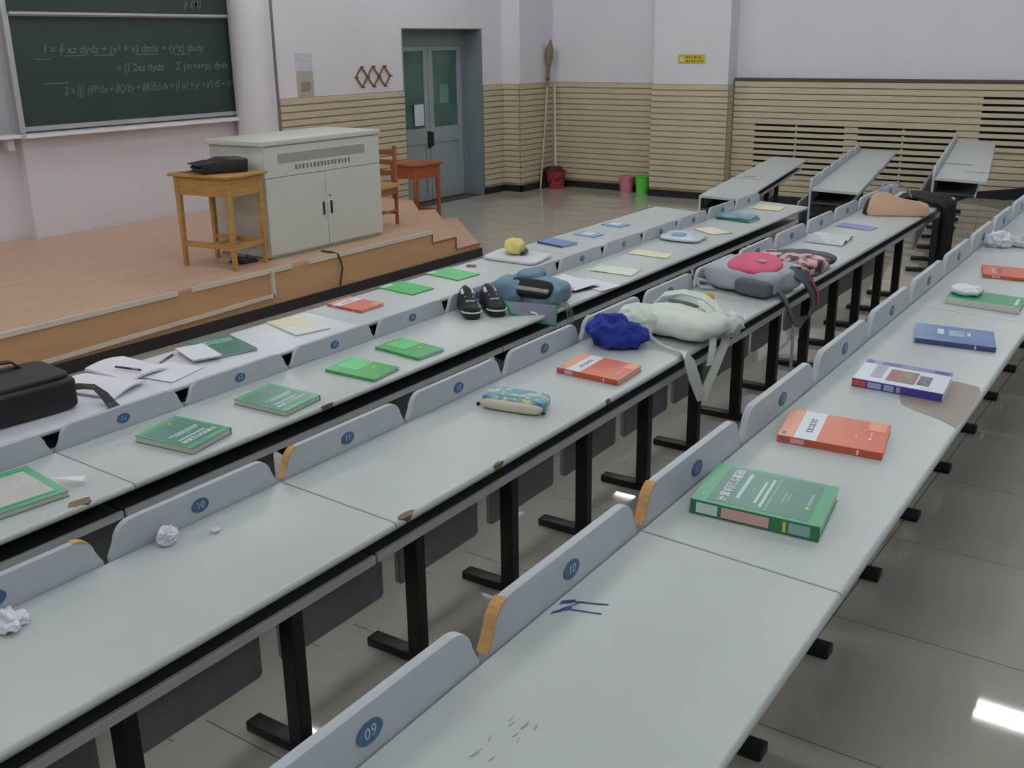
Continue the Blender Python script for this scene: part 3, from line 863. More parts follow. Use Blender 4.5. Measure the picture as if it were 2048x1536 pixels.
obj('mop_head', superell(0.25, 0.25, 0.30, 0.8, 0.9, amp=0.03, freq=18, seed=5), mat('mop_dark', (72, 52, 62), 0.95, var=0.2, scale=30), mop)
dp = obj('dustpan', MB().prism([(-0.17, 0.0), (0.15, 0.0), (0.13, 0.26), (0.05, 0.30), (-0.12, 0.27)], 0.0, 0.03, 'y').mesh('dustpan', bevel=0.01), mat('dustpan_dark', (42, 38, 42), 0.6), None, T((12.88, 8.25, 0)) @ RX(-6))
tag(dp, 'dark dustpan propped against the wall behind the red bucket', 'dustpan')
def bin_(x, y, label, col, r0, r1, h):
    t = thing('waste_bin', label, 'bin', T((x, y, 0)))
    obj('bin_body', MB().lathe([(0.0, 0.0), (r0, 0.0), (r1, h), (r1 + 0.006, h), (r1 - 0.004, h - 0.006), (r0 - 0.006, 0.01), (0, 0.01)], 28).mesh('bin_body', sm=True), mat('plastic_' + col[0], col[1], 0.4, var=0.05), t)
    obj('rim', MB().lathe([(r1 + 0.004, h - 0.018), (r1 + 0.01, h - 0.012), (r1 + 0.01, h), (r1 + 0.002, h + 0.003)], 28).mesh('rim', sm=True), mat('plastic_' + col[0], col[1], 0.4), t)
bin_(12.96, 7.02, 'pink plastic waste bin beside the green bin', ('pink', (206, 120, 142)), 0.088, 0.105, 0.22)
bin_(12.94, 6.76, 'bright green plastic waste bin beside the pillar', ('green', (96, 200, 66)), 0.082, 0.1, 0.245)

# ------------------------------------------------------------------ books and papers
C_GREEN = mat('cover_green', (76, 162, 118), 0.32, var=0.05)
C_GREEND = mat('cover_dark_green', (74, 128, 112), 0.32, var=0.05)
C_BRIGHT = mat('cover_bright_green', (58, 186, 92), 0.35, var=0.05)
C_BRIGHT2 = mat('cover_mid_green', (52, 160, 76), 0.35, var=0.05)
C_ORANGE = mat('cover_orange', (212, 104, 72), 0.35, var=0.05)
C_ORANGE2 = mat('cover_light_orange', (236, 152, 108), 0.35, var=0.05)
C_WHITE = mat('cover_white', (228, 234, 240), 0.35, var=0.02)
C_PURPLE = mat('cover_purple', (70, 62, 150), 0.35, var=0.05)
C_BLUE = mat('cover_blue', (92, 112, 168), 0.3, var=0.1, scale=8, rgb2=(120, 146, 190))
C_PLUM = mat('cover_plum', (150, 72, 92), 0.35, var=0.1, scale=20)
C_CREAM = mat('cover_cream', (240, 230, 196), 0.5, var=0.03)
C_TEAL = mat('cover_teal', (52, 116, 140), 0.3, rgb2=(150, 190, 210), scale=14)
P_LIGHT = mat('print_pale', (206, 232, 228), 0.45, var=0.02)
P_MID = mat('print_soft', (138, 184, 172), 0.45, var=0.02)
P_GREY = mat('print_grey', (120, 128, 140), 0.5, var=0.04)
P_YEL = mat('print_yellow', (228, 206, 70), 0.5)
P_RED = mat('print_red', (206, 70, 60), 0.5)
P_PINK = mat('print_pale_pink', (226, 176, 170), 0.5)
P_SKY = mat('print_blue', (84, 130, 190), 0.5)

def book(label, r, u, v, w, l, th, rot, cover, pages=M_PAGES, decals=(), spine=(), texts=(), spine_mat=None, name='book', group=None, warp=0.0):
    t = thing(name, label, 'book' if name != 'notebook' else 'notebook', place(r, u, v, rot), group)
    ct = 0.0016
    mb = MB()
    mb.box(-w/2, -l/2, 0, w/2, l/2, ct)
    if warp:
        n = 8
        for i in range(n):
            xa, xb = -w/2 + w*i/n, -w/2 + w*(i+1)/n
            za, zb = warp*(i/n)**3, warp*((i+1)/n)**3
            mb.add([(xa, -l/2, th-ct+za), (xb, -l/2, th-ct+zb), (xb, l/2, th-ct+zb), (xa, l/2, th-ct+za), (xa, -l/2, th+za), (xb, -l/2, th+zb), (xb, l/2, th+zb), (xa, l/2, th+za)],
                   [(0,3,2,1),(4,5,6,7),(0,1,5,4),(1,2,6,5),(2,3,7,6),(3,0,4,7)])
    else:
        mb.box(-w/2, -l/2, th - ct, w/2, l/2, th)
    obj('cover', mb, cover, t)
    obj('spine', MB().box(-w/2 - 0.0012, -l/2, 0, -w/2 + 0.002, l/2, th + 0.0002), spine_mat or cover, t)
    obj('pages', MB().box(-w/2 + 0.002, -l/2 + 0.003, ct, w/2 - 0.003, l/2 - 0.003, th - ct), pages, t)
    zt = th
    for (nm, x0, y0, x1, y1, m) in decals:          # fractions, y from the top of the cover
        zz = zt + 0.0003 + (0.0002 if nm.startswith('print') else 0.0) + warp*((x0+x1)/2)**3
        obj(nm, MB().box(-w/2 + x0*w, l/2 - y1*l, zz - 0.0006, -w/2 + x1*w, l/2 - y0*l, zz + 0.0001), m, t)
    for (nm, y0, y1, m) in spine:
        obj(nm, MB().box(-w/2 - 0.0018, l/2 - y1*l, th*0.14, -w/2 - 0.0005, l/2 - y0*l, th*0.86), m, t)
    for (body, size, x, y, m) in texts:
        obj('title_text', text_mesh(body, size, 0.0004), m, t, T((-w/2 + x*w, l/2 - y*l, zt + 0.0008)))
    return t

GREEN_DEC = [('cover_field', 0.06, 0.115, 0.95, 0.90, C_GREEND), ('print_line', 0.12, 0.055, 0.60, 0.072, P_MID), ('print_line', 0.22, 0.305, 0.86, 0.335, P_LIGHT),
             ('print_line', 0.45, 0.39, 0.55, 0.405, P_MID), ('print_line', 0.2, 0.45, 0.74, 0.472, P_LIGHT), ('print_line', 0.14, 0.50, 0.84, 0.522, P_LIGHT),
             ('print_line', 0.08, 0.55, 0.9, 0.566, P_MID), ('print_line', 0.34, 0.64, 0.60, 0.655, P_MID), ('print_line', 0.38, 0.675, 0.58, 0.688, P_MID),
             ('print_logo', 0.32, 0.83, 0.37, 0.86, P_YEL), ('print_line', 0.39, 0.835, 0.68, 0.855, P_MID)]
book('thick green textbook with white title lying nearest the desk seam, red-lettered spine', 4, 0.232, 0.150, 0.193, 0.243, 0.029, 7, C_GREEN, decals=GREEN_DEC,
     spine=[('spine_label', 0.05, 0.22, P_LIGHT), ('spine_label', 0.25, 0.62, P_PINK), ('spine_logo', 0.725, 0.75, P_YEL), ('spine_label', 0.77, 0.93, P_MID)],
     texts=[('计算机网络基础', 0.0225, 0.5, 0.225, C_WHITE)], spine_mat=mat('spine_green', (48, 122, 84), 0.4))
ORANGE_DEC = [('cover_band', 0.0, 0.0, 1.0, 0.145, C_ORANGE2), ('title_band', 0.0, 0.15, 1.0, 0.37, C_WHITE), ('print_logo', 0.07, 0.03, 0.15, 0.07, P_SKY), ('print_line', 0.3, 0.06, 0.75, 0.085, P_PINK),
              ('print_flare', 0.68, 0.80, 1.0, 0.97, C_ORANGE2), ('print_logo', 0.36, 0.83, 0.42, 0.86, C_WHITE), ('print_line', 0.45, 0.835, 0.62, 0.855, P_PINK),
              ('print_line', 0.36, 0.70, 0.44, 0.72, P_PINK), ('print_line', 0.50, 0.74, 0.56, 0.755, P_PINK), ('print_line', 0.62, 0.77, 0.68, 0.79, P_PINK)]
def orange(label, r, u, v, rot, th=0.016, dec=ORANGE_DEC):
    t = book(label, r, u, v, 0.182, 0.226, th, rot, C_ORANGE, decals=dec,
         spine=[('spine_label', 0.13, 0.26, P_PINK), ('spine_logo', 0.05, 0.08, P_SKY), ('spine_logo', 0.76, 0.78, C_WHITE)], spine_mat=mat('spine_orange', (196, 88, 58), 0.4))
    gl = MB(); rn = random.Random(7)
    for i in range(6):
        x = -0.045 + i*0.0155
        gl.box(x, 0.046, th + 0.0004, x + 0.0115, 0.0485, th + 0.0008).box(x, 0.054, th + 0.0004, x + 0.0115, 0.0565, th + 0.0008).box(x + 0.004*rn.random()*2, 0.044, th + 0.0004, x + 0.0035 + 0.004, 0.059, th + 0.0008)
    obj('title_print', gl, P_GREY, t)
    return t
orange('orange textbook with white title band between the green book and the white-purple book', 4, 0.672, 0.150, 9)
orange('orange textbook with white title band beside the blue scarf and white tote', 3, 1.236, 0.222, 2, 0.018)
orange('orange textbook with white title band lying alone on the front row desk', 1, 2.24, 0.115, 2, 0.012)
book('white and purple textbook with plum picture panel lying beside the brown stain', 4, 1.150, 0.182, 0.19, 0.222, 0.021, 4, C_WHITE,
     decals=[('cover_band', 0.82, 0.0, 1.0, 1.0, mat('cover_lilac', (150, 146, 196), 0.35, var=0.15, scale=30)), ('picture_panel', 0.16, 0.34, 0.70, 0.66, C_PLUM), ('print_photo', 0.2, 0.46, 0.66, 0.63, mat('print_photo', (150, 140, 120), 0.4, var=0.3, scale=60)),
             ('print_photo', 0.2, 0.68, 0.62, 0.82, mat('print_photo_grey', (118, 120, 128), 0.4, var=0.3, scale=70)), ('print_title', 0.2, 0.16, 0.8, 0.29, mat('print_lavender', (186, 182, 206), 0.4, var=0.15, scale=60)),
             ('print_logo', 0.84, 0.02, 0.97, 0.10, C_PURPLE), ('print_logo', 0.86, 0.80, 0.97, 0.97, C_PURPLE), ('print_line', 0.86, 0.20, 0.97, 0.42, C_PURPLE), ('print_line', 0.08, 0.74, 0.16, 0.86, P_LIGHT)],
     spine=[('spine_red', 0.0, 0.165, P_RED), ('spine_label', 0.18, 0.33, mat('print_lav2', (170, 176, 210), 0.5)), ('spine_label', 0.36, 0.47, MATS['print_lav2']), ('spine_label', 0.50, 0.54, MATS['print_lav2']), ('spine_logo', 0.03, 0.06, P_YEL)],
     spine_mat=C_PURPLE)
book('blue textbook with pale lettering between the white-purple book and a green book', 4, 1.663, 0.206, 0.18, 0.222, 0.014, 12, C_BLUE,
     decals=[('print_line', 0.45, 0.28, 0.75, 0.36, C_WHITE), ('print_line', 0.40, 0.42, 0.78, 0.62, mat('print_aqua', (160, 206, 212), 0.4, var=0.2, scale=40)), ('print_line', 0.5, 0.66, 0.7, 0.70, C_WHITE)],
     spine=[('spine_logo', 0.74, 0.76, C_WHITE)], spine_mat=mat('spine_blue', (58, 76, 120), 0.4))
book('plain green textbook under a crumpled white tissue', 4, 2.178, 0.20, 0.16, 0.232, 0.02, 2, C_GREEN, spine_mat=M_PAGES, decals=[('print_line', 0.2, 0.9, 0.8, 0.94, P_LIGHT)])
ti = obj('tissue', superell(0.11, 0.10, 0.026, 0.8, 0.8, amp=0.014, freq=35, seed=8), M_PAPER, None, place(4, 2.19, 0.135, 10, 0.0215))
tag(ti, 'crumpled white tissue on top of the plain green textbook', 'tissue')
orange('pink-orange textbook beyond the tissue-topped green book', 4, 2.70, 0.21, 12, 0.012, [('print_line', 0.2, 0.14, 0.7, 0.2, P_PINK)])
# second row
def green_flip(label, r, u, v, rot, th):
    return book(label, r, u, v, 0.19, 0.228, th, rot + 180, C_GREEN, decals=[d for d in GREEN_DEC if d[0] != 'print_line' or d[2] < 0.53], spine_mat=C_GREEN,
                texts=[('计算机网络基础', 0.022, 0.5, 0.225, C_WHITE)])
green_flip('green textbook turned upside down, next to the desk seam of the second row', 2, 0.307, 0.216, 10, 0.022)
green_flip('green textbook turned upside down, between another one and bright green notebooks', 2, 0.714, 0.220, 6, 0.019)
BR_DEC = [('print_block', 0.30, 0.05, 0.98, 0.5, mat('cover_bright_light', (84, 206, 118), 0.35)), ('print_line', 0.6, 0.62, 0.75, 0.66, P_YEL)]
book('bright green notebook on the second row beside the dark green textbook', 2, 1.150, 0.231, 0.17, 0.225, 0.011, 6, C_BRIGHT2, decals=BR_DEC, name='notebook', pages=C_WHITE)
book('bright green notebook on the second row, the one farther from the textbooks', 2, 1.46, 0.213, 0.16, 0.232, 0.011, -2, C_BRIGHT2, decals=BR_DEC, name='notebook', pages=C_WHITE)
book('grey workbook with broad green border and torn white slip', 2, -0.245, 0.165, 0.2, 0.245, 0.018, -6, C_GREEN, decals=[('cover_field', 0.1, 0.13, 0.87, 0.87, mat('workbook_grey', (196, 198, 190), 0.4)), ('print_line', 0.04, 0.90, 0.9, 0.915, C_GREEND)], spine_mat=M_PAGES)
sl = obj('paper_slip', MB().prism([(-0.055, 0.012), (0.045, 0.03), (0.05, -0.008)], 0.0, 0.001, 'z'), M_PAPER, None, place(2, -0.125, 0.235, -55, 0.0195))
tag(sl, 'torn white paper slip on the green-bordered workbook', 'paper')
# front row
gt = book('dark green textbook partly under a white notepad on the front row', 1, 1.348, 0.122, 0.2, 0.262, 0.012, -14, C_GREEND, decals=[d for d in GREEN_DEC if d[2] < 0.4 and d[0] != 'cover_field'], spine_mat=C_GREEN,
          texts=[('计算机网络基础', 0.022, 0.5, 0.225, P_LIGHT)])
np_ = thing('notepad', 'blank white notepad overlapping the dark green textbook', 'notepad', place(1, 1.20, 0.135, -17, 0.0195))
obj('top_sheet', sheet_mesh(0.13, 0.20, 0.001, 0.002, 3), M_PAPER, np_)
obj('sheet_stack', MB().box(-0.063, -0.098, -0.006, 0.063, 0.098, 0.0003), M_PAGES, np_)
pn = thing('pen', 'black pen lying beside the white notepad', 'pen', place(1, 1.095, 0.06, 25, 0.005))
obj('barrel', MB().tube([(-0.055, 0, 0), (0.045, 0, 0), (0.055, 0, 0)], [0.0045, 0.0045, 0.001], 10).mesh('barrel', sm=True), M_DARK, pn)
obj('cap', MB().tube([(-0.065, 0, 0), (-0.02, 0, 0)], 0.0052, 10).mesh('cap', sm=True), mat('pen_grey', (120, 124, 130), 0.3), pn)
fl = obj('loose_sheet', sheet_mesh(0.21, 0.19, 0.0008, 0.003, 5), M_PAPER, None, place(1, 0.985, 0.205, 14, 0.001))
tag(fl, 'loose white sheet lying under the edge of the open notebook', 'paper')
on = thing('open_notebook', 'large white notebook lying open with a pen in its fold', 'notebook', place(1, 0.80, 0.10, 10))
obj('page_block', sheet_mesh(0.20, 0.27, 0.010, 0.003, 2, 14, lambda a, b: 0.012*math.sin(math.pi*a)), M_PAPER, on, T((0.10, 0.03, 0)) @ RZ(-6))
obj('page_block', sheet_mesh(0.20, 0.29, 0.008, 0.003, 9, 14, lambda a, b: 0.012*math.sin(math.pi*a) + 0.022*max(0, 0.35 - b)*a), M_PAPER, on, T((-0.105, -0.02, 0)) @ RZ(6))
pn = thing('pen', 'black pen lying in the fold of the open notebook', 'pen', place(1, 0.855, 0.115, -72, 0.034))
obj('barrel', MB().tube([(-0.06, 0, 0), (0.055, 0, 0), (0.065, 0, 0)], [0.0045, 0.0045, 0.001], 10).mesh('barrel', sm=True), M_DARK, pn)
obj('grip', MB().tube([(0.02, 0, 0), (0.05, 0, 0)], 0.005, 10).mesh('grip', sm=True), MATS['pen_grey'], pn)
cr = thing('cream_notebook', 'cream notebook lying open beside the front-row desk seam', 'notebook', place(1, 1.793, 0.149, -13))
obj('page_block', MB().box(-0.095, -0.132, 0, 0.095, 0.002, 0.009).mesh('pb', bevel=0.002, seg=1), mat('page_ivory', (240, 240, 226), 0.6), cr)
obj('page_block', MB().box(-0.095, 0.004, 0, 0.095, 0.134, 0.009).mesh('pb', bevel=0.002, seg=1), C_CREAM, cr)
book('bright green booklet beside the orange textbook of the front row', 1, 2.679, 0.096, 0.184, 0.242, 0.006, -1, C_BRIGHT, decals=[('print_band', 0.0, 0.0, 0.5, 0.12, P_LIGHT)], name='booklet')
book('bright green booklet beside the white laptop sleeve of the front row', 1, 3.101, 0.099, 0.2, 0.24, 0.006, -3, C_BRIGHT, decals=[('print_band', 0.0, 0.0, 0.35, 0.12, P_LIGHT)], name='booklet')
er = obj('eraser', MB().box(-0.03, -0.011, 0, 0.03, 0.011, 0.01).mesh('eraser', bevel=0.002), mat('eraser_brown', (150, 110, 104), 0.8), None, place(1, 3.33, 0.066, -60))
tag(er, 'small brownish eraser between the green booklet and laptop sleeve', 'eraser')
lp = thing('laptop_sleeve', 'white padded laptop sleeve lying flat under a yellow pouch', 'sleeve', place(1, 3.70, 0.157, 8))
obj('sleeve', superell(0.30, 0.36, 0.022, 0.25, 0.25, 40, 12), mat('sleeve_white', (222, 226, 230), 0.6, var=0.03), lp)
obj('zip', MB().tube([(-0.14, 0.165, 0.012), (0.14, 0.165, 0.012)], 0.0025, 6), P_GREY, lp)
yp = thing('yellow_pouch', 'crumpled pale yellow pouch standing on the white laptop sleeve', 'pouch', place(1, 3.72, 0.12, 20, 0.024))
obj('pouch', superell(0.17, 0.12, 0.09, 0.7, 0.7, amp=0.012, freq=22, seed=4), mat('pouch_yellow', (236, 226, 142), 0.7, var=0.1, scale=20), yp)
obj('band', MB().tube([(-0.055, -0.062, 0.014), (-0.02, -0.072, 0.018), (0.02, -0.072, 0.018), (0.06, -0.06, 0.012)], 0.012, 8).mesh('band', sm=True), mat('pouch_dark_band', (84, 84, 50), 0.6, var=0.3, scale=40), yp)
book('blue textbook beside the white laptop sleeve of the front row', 1, 4.235, 0.124, 0.17, 0.21, 0.012, -7, mat('cover_skyblue', (98, 156, 196), 0.3, rgb2=(126, 130, 190), scale=10), spine_mat=MATS['spine_blue'])
for (u, v, lab) in ((4.636, 0.136, 'pale blue booklet with white centre, the one nearer the blue textbook'), (5.075, 0.113, 'pale blue booklet with white centre, the one nearer the aisle')):
    book(lab, 1, u, v, 0.14, 0.17, 0.006, -2, mat('cover_paleblue', (140, 178, 212), 0.35), decals=[('print_block', 0.25, 0.2, 0.9, 0.7, C_WHITE)], name='booklet')
# second row, far half
wf = thing('paper_pile', 'white papers fanned out beside the denim bag', 'papers', place(2, 2.82, 0.19, 0))
obj('folder', MB().box(-0.09, -0.12, 0, 0.09, 0.12, 0.006).mesh('folder', bevel=0.002, seg=1), M_DARK, wf, RZ(-14) @ T((-0.02, 0.0, 0.0)))
obj('sheet', sheet_mesh(0.185, 0.25, 0.001, 0.003, 6, 10, lambda a, b: 0.008 + 0.01*a), M_PAPER, wf, RZ(-12) @ T((-0.02, 0.01, 0.0)))
obj('sheet', sheet_mesh(0.17, 0.21, 0.001, 0.003, 7), M_PAPER, wf, T((0.07, -0.09, 0)) @ RZ(-6))
pk = obj('tissue', superell(0.10, 0.08, 0.03, 0.8, 0.8, amp=0.012, freq=30, seed=13), mat('pink_tissue', (232, 178, 200), 0.8), None, place(2, 2.66, 0.235, 20))
tag(pk, 'crumpled pink tissue between the denim bag and white papers', 'tissue')
for (r, u, v, w, l, rot, m, lab) in ((2, 3.239, 0.211, 0.16, 0.24, 8, mat('sheet_pale_green', (232, 242, 224), 0.6), 'pale green-white sheet beside the fanned white papers'),
                                 (2, 3.738, 0.179, 0.13, 0.235, 6, C_CREAM, 'cream card lying between the pale sheet and the clear plastic bag'),
                                 (2, 5.738, 0.158, 0.22, 0.2, 6, mat('sheet_cream2', (238, 230, 200), 0.6), 'cream sheet at the aisle end of the second row'),
                                 (3, 4.429, 0.150, 0.134, 0.206, -4, mat('sheet_blue', (146, 152, 204), 0.6, var=0.1, scale=16), 'thin blue leaflet beside the tan handbag')):
    o = obj('sheet_of_paper', sheet_mesh(w, l, 0.001, 0.004, u), m, None, place(r, u, v, rot))
    tag(o, lab, 'paper')
pb = thing('plastic_bag', 'clear plastic bag with a blue print lying crumpled on the second row', 'bag', place(2, 4.28, 0.14, 10))
obj('bag', superell(0.28, 0.26, 0.03, 0.6, 0.6, amp=0.012, freq=14, seed=6), mat('plastic_film', (210, 224, 230), 0.25, var=0.05), pb)
obj('print', superell(0.13, 0.10, 0.036, 0.7, 0.7, amp=0.006, freq=20, seed=6), mat('plastic_blue_print', (128, 158, 206), 0.3, var=0.1, scale=20), pb, T((-0.03, 0.02, 0.002)))
book('cream booklet with green spine beside the clear plastic bag', 2, 4.62, 0.19, 0.16, 0.20, 0.007, 150, C_CREAM, spine_mat=C_GREEND, name='booklet')
book('teal and green textbook, lower of two stacked near the aisle', 2, 5.154, 0.152, 0.185, 0.25, 0.016, -4, mat('cover_sea', (60, 140, 120), 0.3), spine_mat=MATS['spine_green'])
t_ = book('blue picture magazine lying on the teal textbook near the aisle', 2, 5.16, 0.145, 0.20, 0.24, 0.008, 6, C_TEAL, name='magazine')
t_.matrix_world = place(2, 5.16, 0.145, 6, 0.0178)
mg = thing('magazine', 'open magazine with curling pages between the jacket and blue leaflet', 'magazine', place(3, 3.93, 0.144, 4))
obj('page', sheet_mesh(0.13, 0.20, 0.002, 0.002, 1, 12, lambda a, b: 0.03*math.sin(math.pi*a)*(0.6+0.4*b)), mat('magazine_page', (214, 214, 222), 0.4, var=0.2, scale=20), mg, T((-0.062, 0, 0.001)))
obj('page', sheet_mesh(0.13, 0.20, 0.002, 0.002, 4, 12, lambda a, b: 0.02*math.sin(math.pi*a)), mat('magazine_page_green', (168, 198, 180), 0.4, rgb2=(214, 214, 222), scale=12), mg, T((0.068, 0, 0.001)))
ma = thing('magazine', 'small white magazine lying on the far-block desk without seat backs', 'magazine', place('A', 1.37, 0.12, -6))
obj('cover', MB().box(-0.09, -0.12, 0, 0.09, 0.12, 0.006).mesh('cover', bevel=0.002, seg=1), mat('magazine_cover', (222, 216, 228), 0.35, var=0.2, scale=14), ma)
obj('print', MB().box(-0.02, -0.06, 0.006, 0.06, 0.05, 0.0066), mat('magazine_pink', (176, 130, 170), 0.4, var=0.2, scale=30), ma)

# small crumpled tissues
for (r, u, v, s, sd, h, lab) in ((3, -0.372, 0.03, 0.046, 1, 0.034, 'crumpled white tissue ball against the seat back numbered 10'), (3, -0.275, 0.072, 0.02, 2, 0.008, 'tiny scrap of tissue beside the crumpled tissue ball'),
                           (3, -0.76, 0.05, 0.075, 3, 0.022, 'twisted white tissue at the seat back numbered 09'), (4, 3.24, 0.06, 0.10, 4, 0.06, 'crumpled white tissue against a seat back beyond the pink-orange book')):
    o = obj('tissue', superell(s, s*0.75, h, 0.8, 0.8, 48, 28, amp=s*0.22, freq=1.9/s*1.8, seed=sd, ridge=True), M_PAPER, None, place(r, u, v, 30*sd))
    tag(o, lab, 'tissue')
cs2 = thing('clear_case', 'clear plastic case with grey contents beyond the pink-orange book', 'case', place(4, 3.36, 0.19, 8))
obj('case', superell(0.16, 0.20, 0.03, 0.3, 0.3), mat('case_clear', (200, 208, 210), 0.2), cs2)
obj('contents', MB().box(-0.05, -0.05, 0.0302, -0.01, 0.06, 0.0315).box(0.01, -0.05, 0.0302, 0.05, 0.06, 0.0315), mat('case_grey', (150, 166, 166), 0.5), cs2)
cu = thing('mug', 'teal mug with white rim standing on the fourth row near the aisle', 'mug', place(4, 3.80, 0.12, 0))
obj('cup', MB().lathe([(0.0, 0.0), (0.036, 0.0), (0.04, 0.01), (0.042, 0.09), (0.038, 0.09), (0.035, 0.012), (0.0, 0.01)], 24).mesh('cup', sm=True), mat('mug_teal', (46, 150, 116), 0.3), cu)
obj('rim', MB().lathe([(0.0425, 0.066), (0.0435, 0.07), (0.0435, 0.092), (0.038, 0.093)], 24).mesh('rim', sm=True), C_WHITE, cu)

# floor litter
for i, (x, y) in enumerate(((3.29, 2.26), (3.325, 2.185), (3.36, 2.13))):
    o = obj('litter', superell(0.085, 0.06, 0.02, 0.8, 0.8, 24, 14, amp=0.010, freq=40, seed=20 + i), M_PAPER, None, T((x, y, fz(y) + 0.0005)))
    tag(o, 'scrap of white paper on the floor between the third and fourth row', 'litter', 'paper scraps on the floor')

# ------------------------------------------------------------------ bags, clothes, shoes
C_BAG = mat('black_nylon', (28, 24, 30), 0.6, var=0.15, scale=30, bump=0.1, bscale=120)
bg = thing('shoulder_bag', 'black nylon shoulder bag lying at the start of the front row', 'bag', place(1, 0.24, 0.13, -4))
obj('body', superell(0.60, 0.25, 0.125, 0.22, 0.22, 48, 20, amp=0.006, freq=9, seed=2), C_BAG, bg)
obj('flap', superell(0.57, 0.235, 0.03, 0.3, 0.22, 40, 12, amp=0.004, freq=9, seed=3), C_BAG, bg, T((0.0, 0.015, 0.112)))
obj('handle', MB().ribbon([(-0.12, 0.10, 0.128), (-0.09, 0.12, 0.165), (0.05, 0.12, 0.17), (0.16, 0.10, 0.165), (0.18, 0.08, 0.14)], (0, 0.03, 0.0), 0.006), C_BAG, bg)
obj('strap', MB().ribbon([(0.28, -0.08, 0.075), (0.315, -0.10, 0.074), (0.355, -0.12, 0.065), (0.375, -0.15, 0.035), (0.375, -0.19, 0.012), (0.365, -0.240, 0.008), (0.36, -0.2535, -0.03)], [(0.0, 0.034, 0.012)]*2 + [(0.022, 0.03, 0.006), (0.036, 0.012, 0.004)] + [(0.04, 0.0, 0.0)]*3, 0.005), C_BAG, bg)

def sneaker(label, r, u, v, rot, lean):
    t = thing('shoe', label, 'shoe', place(r, u, v, rot) @ RX(lean), 'black and white shoes on the second row')
    n = 14; L_ = 0.205
    so = []
    for k in range(28):
        a = 2*math.pi*k/28
        y = L_/2*math.sin(a)
        wdt = 0.042 + 0.008*(-y/(L_/2)) - 0.006*math.cos(2*a)
        so.append((wdt*math.copysign(abs(math.cos(a))**0.7, math.cos(a)), y))
    obj('sole', MB().prism(so, 0.0, 0.024, 'z').mesh('sole', bevel=0.004, seg=1), M_DARK, t)
    up = []
    vs = []; fs = []
    rings = 18; seg = 18
    for i in range(rings):
        s = i/(rings-1); y = -L_/2 + 0.006 + s*(L_ - 0.012)
        w = 0.044*min(1, math.sin(min(1, s/0.22)*math.pi/2)**0.6 + 0.02)*(1 - 0.12*s) if s < 0.9 else 0.038*math.sqrt(max(0.02, 1 - ((s-0.9)/0.1)**2*0.85))
        hgt = 0.036 + 0.055*max(0, min(1, (s - 0.22)/0.5)) if s > 0.06 else 0.03
        for k in range(seg):
            a = math.pi*k/(seg-1)
            vs.append((w*math.cos(a), y, 0.022 + hgt*math.sin(a)**0.75))
    for i in range(rings-1):
        for k in range(seg-1):
            fs.append((i*seg+k, i*seg+k+1, (i+1)*seg+k+1, (i+1)*seg+k))
    me = bpy.data.meshes.new('upper'); me.from_pydata(vs, [], fs); smooth(me, 1.2)
    o = obj('upper', me, mat('shoe_black_cloth', (30, 30, 38), 0.7, var=0.2, scale=50), t)
    obj('toe_stripe', MB().tube([(0.046*math.cos(a), -L_/2 + 0.045 - 0.046*math.sin(a), 0.031) for a in [math.pi*k/12 for k in range(13)]], 0.004, 6).mesh('toe_stripe', sm=True), mat('shoe_white', (214, 220, 220), 0.6), t)
    obj('tongue', superell(0.06, 0.05, 0.022, 0.6, 0.6), MATS['shoe_white'], t, T((0, 0.045, 0.082)) @ RX(20))
    for k in range(2):
        obj('lace', MB().tube([(-0.02, -0.03 + 0.03*k, 0.068 + 0.012*k), (0.02, -0.03 + 0.03*k, 0.068 + 0.012*k)], 0.005, 6), MATS['shoe_white'], t)
    return t
sneaker('black and white shoe lying on the desk against the seat back', 2, 2.045, 0.088, -42, 0)
sneaker('black and white shoe standing beside the denim bag', 2, 2.145, 0.150, -36, 0)

jm = mat('denim_blue', (122, 152, 172), 0.8, var=0.14, scale=16, bump=0.15, bscale=80)
jb = thing('denim_bag', 'open blue denim bag with green-edged flap and dark inside', 'bag', place(2, 2.40, 0.208, 0))
jd = mat('bag_inside_dark', (22, 24, 26), 0.8)
obj('body', superell(0.26, 0.31, 0.11, 0.5, 0.45, 64, 32, amp=0.012, freq=14, seed=7), jm, jb, T((0.03, 0.0, 0)))
obj('crumpled_side', superell(0.15, 0.15, 0.13, 0.8, 0.8, 36, 20, amp=0.018, freq=16, seed=9), jm, jb, T((-0.085, 0.08, 0)))
obj('top_fold', superell(0.17, 0.11, 0.06, 0.8, 0.8, 32, 16, amp=0.012, freq=16, seed=11), jm, jb, T((0.08, 0.06, 0.085)))
obj('opening', superell(0.10, 0.23, 0.04, 0.5, 0.5), jd, jb, T((-0.065, -0.03, 0.075)) @ RZ(8) @ RY(-35))
obj('laptop_edge', MB().box(-0.012, -0.11, 0, 0.012, 0.09, 0.012).mesh('le', bevel=0.004), mat('laptop_grey', (132, 140, 142), 0.4), jb, T((-0.105, -0.035, 0.088)) @ RZ(8) @ RY(-30))
fq = [Vector((-0.235, 0.0, 0.055)), Vector((-0.255, -0.045, 0.012)), Vector((-0.12, -0.205, -0.05)), Vector((-0.085, -0.185, 0.035))]
fn = (fq[1]-fq[0]).cross(fq[3]-fq[0]).normalized()
mbq = MB().add([p - fn*0.006 for p in fq] + [p + fn*0.006 for p in fq], [(0,1,2,3),(7,6,5,4),(0,4,5,1),(1,5,6,2),(2,6,7,3),(3,7,4,0)])
obj('flap', mbq.mesh('flap', bevel=0.004, seg=2), mat('flap_grey', (130, 132, 148), 0.8, var=0.06), jb)
obj('flap_edging', MB().tube([fq[0], fq[1], (fq[1]+fq[2])/2 + Vector((-0.004, 0, -0.006)), fq[2], fq[3]], 0.008, 8).mesh('flap_edging', sm=True), mat('edging_green', (30, 150, 96), 0.6), jb)
